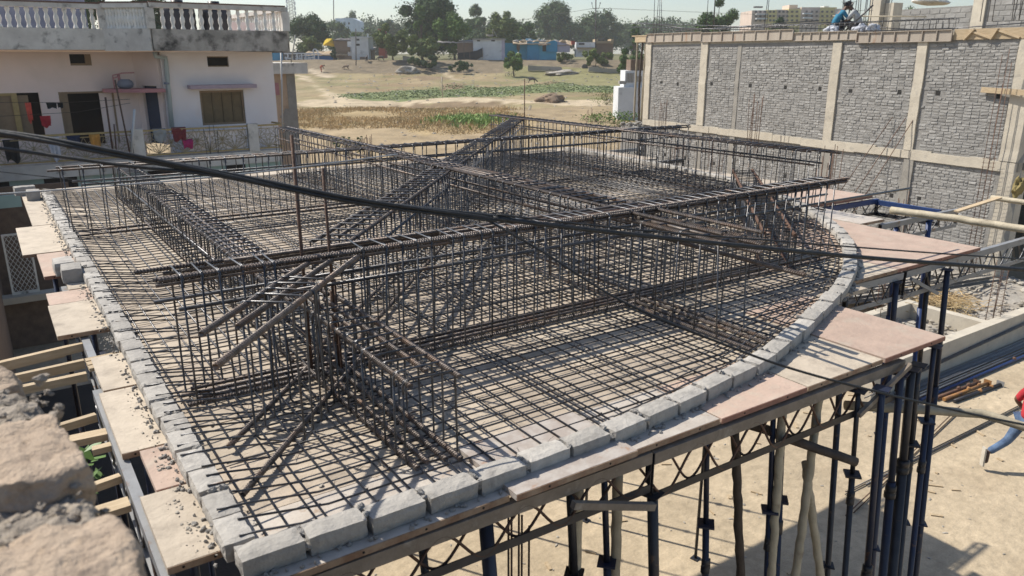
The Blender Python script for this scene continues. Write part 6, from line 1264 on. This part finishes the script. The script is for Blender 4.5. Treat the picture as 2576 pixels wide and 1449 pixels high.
B = BG('tin_shack', 'shack with a ragged tiled roof right of the yellow tarpaulin', 'shack', 860, 140, 152); B.box('wall', 'brownb', 850, 128, 890, 143, 0, 4, sink=1); B.roof('roof', 'tileroof', 842, 892, 138, 120, -.6, 4.5)
B = BG('tin_shack', 'shack with a broken grey roof left of the acacias', 'shack', 900, 143, 152); B.box('wall', 'brownb', 893, 124, 935, 150, 0, 4, sink=1); B.roof('roof', 'greyroof', 890, 938, 126, 118, -.5, 4)
B = BG('kiosk', 'small turquoise kiosk with a dark shutter', 'kiosk', 890, 155, 150); B.box('wall', 'cyan', 890, 136, 926, 156, 0, 3, sink=1); B.box('shutter', 'brownb', 905, 143, 924, 155, -.04, -.005); B.box('shutter', 'brownb', 868, 140, 889, 155, 0, .4)
B = BG('grey_tarpaulin_tent', 'hanging torn grey tarpaulin at the foot of the acacias', 'tarpaulin', 1020, 160, 147); B.slab('sheet', 'tarpgrey', [(1013, 140), (1030, 143), (1034, 150), (1028, 160), (1020, 162), (1014, 158)], 0, .3)
B = BG('red_panel_house', 'reddish house wall peeping out above the acacias', 'house', 950, 110, 170); B.box('wall', 'redpanel', 950, 72, 968, 110, 0, 3, sink=3)
# yellow tarpaulin
B = BG('yellow_tarpaulin', 'bright yellow tarpaulin draped over a shack roof', 'tarpaulin', 812, 120, 153); b = MB(); P = [B.q(*p) for p in ((812, 114), (816, 103), (822, 97), (835, 97), (838, 108), (846, 114), (845, 117), (835, 117), (822, 113))]; n = len(P); c = (sum(p[0] for p in P) / n, sum(p[1] for p in P) / n); vs = [(a, .1 * (i % 2), z) for i, (a, z) in enumerate(P)] + [(c[0], -.9, c[1] + .3)] + [(a, 1.2, z - .1) for a, z in P]; b.add(vs, [(i, (i + 1) % n, n) for i in range(n)] + [(i, n + 1 + i, n + 1 + (i + 1) % n, (i + 1) % n) for i in range(n)] + [tuple(n + 1 + i for i in range(n))]); b.build('sheet', MT['yellowtarp'], B.t)
# white house with dish, cyan cluster
B = BG('white_house', 'white flat-roofed house with a stained foot behind the black net', 'house', 1230, 148, 148); B.box('wall', 'bw', 1190, 100, 1269, 150, 0, 6, sink=1.5); B.box('wall', 'purplew', 1262, 101, 1270, 149, -.03, -.005); B.box('roof_slab', 'greyroof', 1188, 97, 1272, 100, -.3, 6.3); B.box('window', 'dark', 1200, 101, 1208, 104, -.04, -.005); B.box('window', 'dark', 1236, 101, 1245, 104, -.04, -.005)
b = MB(); u, z = B.q(1232, 90); b.lathe([(.05, -.1), (.5, 0), (.8, .25)], (u, 2, z), 12); b.build('dish', MT['greyroof'], B.t); b = MB(); u, z = B.q(1238, 96); b.tube([(u, 2, z), (u + .1, 2, z + 1.6), (u + .9, 2.2, z + .2)], .06, 5); b.build('roof_frame', MT['greyroof'], B.t)
B = BG('rust_shack', 'rust-brown tin shack left of the white house', 'shack', 1160, 140, 151); B.box('wall', 'brownb', 1150, 104, 1190, 142, 0, 5, sink=2); B.roof('roof', 'greyroof', 1100, 1192, 106, 100, -.4, 5)
B = BG('net_fence', 'black netting fence sagging before the white house', 'fence', 1185, 155, 147.5); B.slab('net', 'blacknet', [(1152, 133), (1180, 131), (1200, 127), (1214, 120), (1215, 142), (1195, 152), (1152, 154)], 0, .08); 
for x in (1153, 1182, 1214): B.box('post', 'brownb', x - .5, 119 if x > 1200 else 130, x + .5, 156, -.05, .0)
B = BG('cyan_house', 'row of bright blue painted huts with a tan tiled roof', 'house', 1350, 132, 150); B.box('wall', 'cyan', 1270, 108, 1302, 128, 1.2, 6, sink=1.5); B.box('wall', 'cyan', 1307, 108, 1332, 129, 1.0, 6, sink=1.5); B.box('wall', 'cyan2', 1326, 106, 1356, 131, 0, 6, sink=1.5); B.box('wall', 'cyan', 1356, 108, 1400, 131, .2, 6, sink=1.5); B.slab('gable_wall', 'cyan2', [(1374, 131), (1374, 108), (1394, 101), (1402, 106), (1402, 131)], -.1, .15); B.slab('side_wall', 'purplew', [(1402, 131), (1402, 104), (1428, 110), (1434, 113), (1434, 131)], .2, .5); B.box('door', 'dark', 1365, 113, 1374, 129, -.04, .19); B.box('door', 'brownb', 1300, 108, 1308, 126, .9, 1.1); B.roof('porch_roof', 'brownb', 1354, 1376, 113, 109, -.6, .19, .08); B.roof('roof', 'tileroof', 1290, 1385, 110, 101, -.3, 6.5); B.roof('roof', 'tileroof', 1385, 1440, 113, 100, .1, 6, .12); B.box('blue_roof', 'cyan', 1310, 97, 1368, 101, 9, 12); B.box('tank', 'bw', 1325, 94, 1340, 97, 9.5, 11)
q = random.Random(3)
for k in range(8): x = 1300 + k * 17; b = MB(); u, z = B.q(x, 103); b.rock((u, 3, z), (1.2, 1, .6), k, .3, 1); b.build('roof_load', MT['tileroof' if k % 2 else 'greyroof'], B.t)
B = BG('brown_hut', 'brown mud hut with a parapet roof by the utility pole', 'hut', 1520, 135, 151); B.box('wall', 'brownb', 1500, 108, 1542, 137, 0, 5, sink=1); B.box('parapet', 'tileroof', 1498, 98, 1504, 110, -.2, 5.2); B.box('parapet', 'tileroof', 1537, 98, 1543, 110, -.2, 5.2); B.box('roof_slab', 'tileroof', 1498, 103, 1543, 109, -.3, 5.2); 
B = BG('washing_shack', 'low whitish shack with washing left of the brown hut', 'shack', 1470, 122, 150); B.box('wall', 'bw', 1450, 106, 1498, 122, 0, 4, sink=1.5); B.box('washing', 'darkwall', 1456, 108, 1470, 113, -.06, -.01); B.box('washing', 'redpanel', 1437, 103, 1446, 112, -.5, .5)
B = BG('goat_ledge', 'tan flat roof ledge before the washing shack', 'ledge', 1470, 126, 149); B.box('ledge', 'tileroof', 1452, 119, 1500, 123, 0, 3)
B = BG('low_wall', 'long low grey wall on the field right of the lone tree', 'wall', 1370, 178, 139); B.slab('wall', 'greywall', [(1328, 178), (1328, 164), (1350, 166), (1412, 168), (1416, 178)], 0, .4)
B = BG('low_wall', 'low grey wall beside the culvert ring', 'wall', 1520, 183, 138); B.slab('wall', 'greywall', [(1480, 180), (1482, 168), (1505, 168), (1508, 171), (1555, 174), (1555, 184)], 0, .4); B.box('wall', 'brownb', 1555, 164, 1590, 184, -.1, .5)
B = BG('culvert_ring', 'dark concrete culvert ring on the field', 'pipe', 1471, 176, 141); b = MB(); b.tube([(0, 0, .5), (0, 1.2, .5)], .5, 12); b.build('ring', MT['darkwall'], B.t)
# far buildings
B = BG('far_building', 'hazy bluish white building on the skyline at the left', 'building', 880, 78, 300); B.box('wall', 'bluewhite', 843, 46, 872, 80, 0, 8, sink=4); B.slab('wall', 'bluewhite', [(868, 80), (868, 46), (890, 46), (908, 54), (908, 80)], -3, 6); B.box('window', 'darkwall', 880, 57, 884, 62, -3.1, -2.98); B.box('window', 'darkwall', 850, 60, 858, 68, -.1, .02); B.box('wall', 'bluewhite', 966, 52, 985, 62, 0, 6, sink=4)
B = BG('yellow_flats', 'yellow and pink apartment block on the skyline behind the roof', 'building', 2000, 60, 235)
for x0_, x1_, y0_, mt in ((1893, 1930, 26, 'pinkflat'), (1930, 1952, 25, 'yellowflat'), (1952, 1985, 24, 'pinkflat'), (1985, 2012, 22, 'yellowflat'), (2012, 2018, 24, 'pinkflat'), (2018, 2060, 18, 'pinkflat'), (2060, 2102, 18, 'yellowflat'), (2102, 2118, 22, 'pinkflat')): B.box('wall', mt, x0_, y0_, x1_, 62, rnd(0, .6), 12, sink=8)
B.box('stair_head', 'pinkflat', 1992, 11, 2012, 24, 2, 8); B.box('water_tank', 'bw', 2080, 14, 2092, 18, 2, 5); B.box('roof_sign', 'darkwall', 1906, 14, 1927, 18, 3, 4)
for r_ in range(3):
    for x in (1899, 1910, 1921, 1935, 1944, 1958, 1968, 1978, 1990, 2002, 2026, 2040, 2052, 2066, 2078, 2090): w_ = B.box('window', 'darkwall', x, 27 + r_ * 11, x + 5, 32 + r_ * 11, -.15, -.05)
for r_ in range(2): B.box('balcony', 'bw', 1900, 35 + r_ * 11, 1928, 38 + r_ * 11, -1.2, -.06); B.box('balcony', 'bw', 2018, 33 + r_ * 11, 2040, 36 + r_ * 11, -1.2, -.06)
# white louvred building near the brick wall
B = BG('white_building', 'white building with louvres left of the grey brick wall', 'building', 1600, 262, 62); B.box('wall', 'bw', 1556, 220, 1640, 262, 0, 3, sink=2); B.box('wall', 'bw', 1575, 178, 1640, 220, .4, 3.2)
for k in range(5): B.box('louvre', 'greywall', 1578 + k * 4, 184, 1579.5 + k * 4, 208, .34, .395)
B.box('window', 'greywall', 1605, 192, 1616, 206, .33, .395); B.box('brick_top', 'redbrick', 1590, 150, 1640, 178, .6, 3); B.box('drum', 'greywall', 1560, 204, 1576, 212, .3, 1)
# ------------------------------------------------------------------ poles, tower, small things on the field
def fpole(label, x, y0_, y1_, D, r, mt='darkwall', dx=0, cat='pole', name='pole'):
    a, c = PD(x + dx, y1_, D), PD(x, y0_, D); return tag(bar_obj(a - Vector((0, 0, 1)), c, r, mt, None, 6, name), label, cat)
t = thing('utility_pole', 'tall utility pole with insulator arms on the skyline', 'utility pole', PD(1499, 100, 146)); a = Vector((0, 0, -2)); c = PD(1499, -4, 146) - PD(1499, 100, 146); bar_obj(a, c, .11, 'darkwall', t); ar = PD(1499, 22, 146) - PD(1499, 100, 146)
b = MB(); b.tube([ar - RT * .75 + Vector((0, 0, .9)), ar - RT * .5, ar + RT * .5, ar + RT * .75 + Vector((0, 0, .9))], .05, 5); b.build('cross_arm', MT['darkwall'], t)
b = MB()
for sg in (-1, 1): b.rock(ar + RT * .75 * sg + Vector((0, 0, .95)), (.25, .25, .35), 1, .1, 0)
b.build('insulator', MT['bluegrey'], t)
a, c = PD(1499, 20, 146), PD(1150, 60, 260); b = MB(); b.tube([Vector(), (c - a) * .5 - Vector((0, 0, 1)), c - a], .03, 4); tag(b.build('power_line', MT['darkwall'], None, a), 'thin power line running left from the utility pole', 'cable'); a, c = PD(1499, 20, 146), PD(2400, 40, 260); b = MB(); b.tube([Vector(), (c - a) * .5 - Vector((0, 0, 1)), c - a], .03, 4); tag(b.build('power_line', MT['darkwall'], None, a), 'thin power line running right from the utility pole', 'cable')
fpole('thin mast rising over the far white building', 839, -10, 45, 260, .14); fpole('slanting pale pole beside the lettered wall', 743, 88, 140, 118, .1, 'greyroof', -12); fpole('thin dark pole before the white block house', 895, 72, 150, 140, .09); fpole('short stick standing in the field by the green strip', 1111, 192, 247, 84, .06, 'bamboo', 3); fpole('thin pole in the acacia scrub', 1167, 95, 130, 146, .06)
t = thing('telecom_tower', 'lattice telecom tower behind the house balustrade', 'tower', PD(735, 60, 330)); Ht = (PD(735, -30, 330) - PD(735, 60, 330)).z
for sx in (-1, 1):
    for sy in (-1, 1): bar_obj((sx * 1.3, sy * 1.3, -3), (sx * .9, sy * .9, Ht), .11, 'greyroof', t)
b = MB(); n = 12
for k in range(n):
    z0_, z1_ = Ht * k / n, Ht * (k + 1) / n
    for sy in (-1, 1): b.tube([(-1.1, sy * 1.1, z0_), (1.1, sy * 1.1, z1_)], .06, 4); b.tube([(1.1, sy * 1.1, z0_), (-1.1, sy * 1.1, z1_)], .06, 4)
b.build('bracing', MT['greyroof'], t); b = MB()
for k in range(5): b.bb((-1.9, -.3, Ht * (.3 + .14 * k)), (-1.5, .3, Ht * (.3 + .14 * k) + 1.4)); b.bb((1.5, -.3, Ht * (.25 + .14 * k)), (1.9, .3, Ht * (.25 + .14 * k) + 1.4))
b.build('antenna', MT['bw'], t)
def goat(label, D, L, mt, rz, s_=1, graze=True):
    t = thing('goat', label, 'animal', gpt(D, L), rz, 'animals on the field'); t.scale = (s_,) * 3; g = .25 if graze else 0
    vs = [(-.35, 0, .55), (-.05, 0, .52), (.28, 0, .56), (.45, 0, .70 - g * 1.2), (.58, 0, .80 - g * 2.2), (.70, 0, .74 - g * 2.3), (-.48, 0, .62), (-.54, 0, .5)]; rad = [.15, .17, .15, .09, .075, .045, .04, .025]; E = [(0, 1), (1, 2), (2, 3), (3, 4), (4, 5), (0, 6), (6, 7)]
    for x, fy in ((.28, .1), (.28, -.1)): i = len(vs); vs += [(x, fy, .42), (x + .01, fy, .24), (x, fy, .03)]; rad += [.06, .035, .028]; E += [(2, i), (i, i + 1), (i + 1, i + 2)]
    for fy in (.1, -.1): i = len(vs); vs += [(-.32, fy, .42), (-.26, fy, .32), (-.42, fy, .2), (-.38, fy, .03)]; rad += [.075, .05, .032, .028]; E += [(0, i), (i, i + 1), (i + 1, i + 2), (i + 2, i + 3)]
    for fy in (.1, -.1): i = len(vs); vs += [(.52, fy, .82 - g * 2.1)]; rad += [.025]; E += [(4, i)]
    skin('body', vs, E, rad, mt, t, 1)
goat('brown goat grazing right of the person in red', 140, -29.1, 'brownb', 2.2, 1.2); goat('black goat by the green strip under the lone tree', 111, 2.8, 'darkwall', -.5, 1.2); goat('dark goat by the rubbish below the kiosk', 145.5, -26.4, 'darkwall', 1, 1.4, False); goat('dark goat left of the acacia scrub', 146.5, -24.0, 'darkwall', 2.5, 1.3); 
# bicycle by the lone tree
t = thing('bicycle', 'bicycle leaning against the lone small tree', 'bicycle', gpt(133.3, -.3), wdir)
for x in (-.5, .5): b = MB(); b.tube([(x + .33 * math.cos(k * PI / 8), 0, .34 + .33 * math.sin(k * PI / 8)) for k in range(17)], .03, 4); w_ = b.build('wheel', MT['darkwall'], t)
b = MB(); b.tube([(-.5, 0, .34), (-.1, 0, .32), (.38, 0, .85), (-.22, 0, .8), (-.1, 0, .32)], .03, 4); b.tube([(.5, 0, .34), (.36, 0, 1.0)], .03, 4); b.tube([(-.5, 0, .34), (-.22, 0, .8)], .025, 4); b.build('frame', MT['greyroof'], t); b = MB(); b.tube([(.36, -.28, 1.02), (.36, 0, 1.0), (.36, .28, 1.02)], .025, 4); b.build('handlebar', MT['greyroof'], t); b = MB(); b.rock((-.24, 0, .9), (.28, .16, .09), 1, .1, 0); b.build('saddle', MT['darkwall'], t)
def mound(label, D, L, w_, h_, mt, seed, cat='mound'):
    p = gpt(D, L); b = MB(); q = random.Random(seed)
    b.rock((0, 0, 0), (w_, w_ * .8, h_ * 2), seed, .25, 3)
    for _ in range(70): a = q.random() * 6.28; r_ = q.random() ** .5 * w_ * .5; s_ = q.uniform(.08, .25); b.rock((r_ * math.cos(a), r_ * math.sin(a), h_ * max(0, 1 - (2 * r_ / w_) ** 2) * .9), (s_, s_, s_ * .7), q.random() * 99, .3, 0)
    return tag(b.build('earth_mound', MT[mt], None, p), label, cat)
m_('earth', (.23, .165, .11), (.18, .125, .085), rough=.97, scale=3, bump=.6, bscale=8)
mound('brown heap of earth beside the dirt path', 80.5, 3.9, 3.0, .75, 'earth', 3); mound('low earth spill at the foot of the far bank', 138, 9, 6, .5, 'rubble', 4, 'rubble'); mound('grey rubbish heap by the torn tarpaulin', 139, -18, 4, 1.0, 'rubble', 5, 'rubble')
b = MB(); q = random.Random(41)
for _ in range(420):
    D = q.uniform(46, 142); L = q.uniform(-24, 14) * (D / 100) ; p = gpt(D, L); s_ = q.uniform(.08, .28) * (.6 + D / 140); b.rock(p, (s_ * 1.4, s_, s_ * .6), q.random() * 99, .3, 0)
tag(b.build('field_stones', MT['rubble']), 'pale stones and litter scattered over the field', 'stones', kind='stuff')
haze()
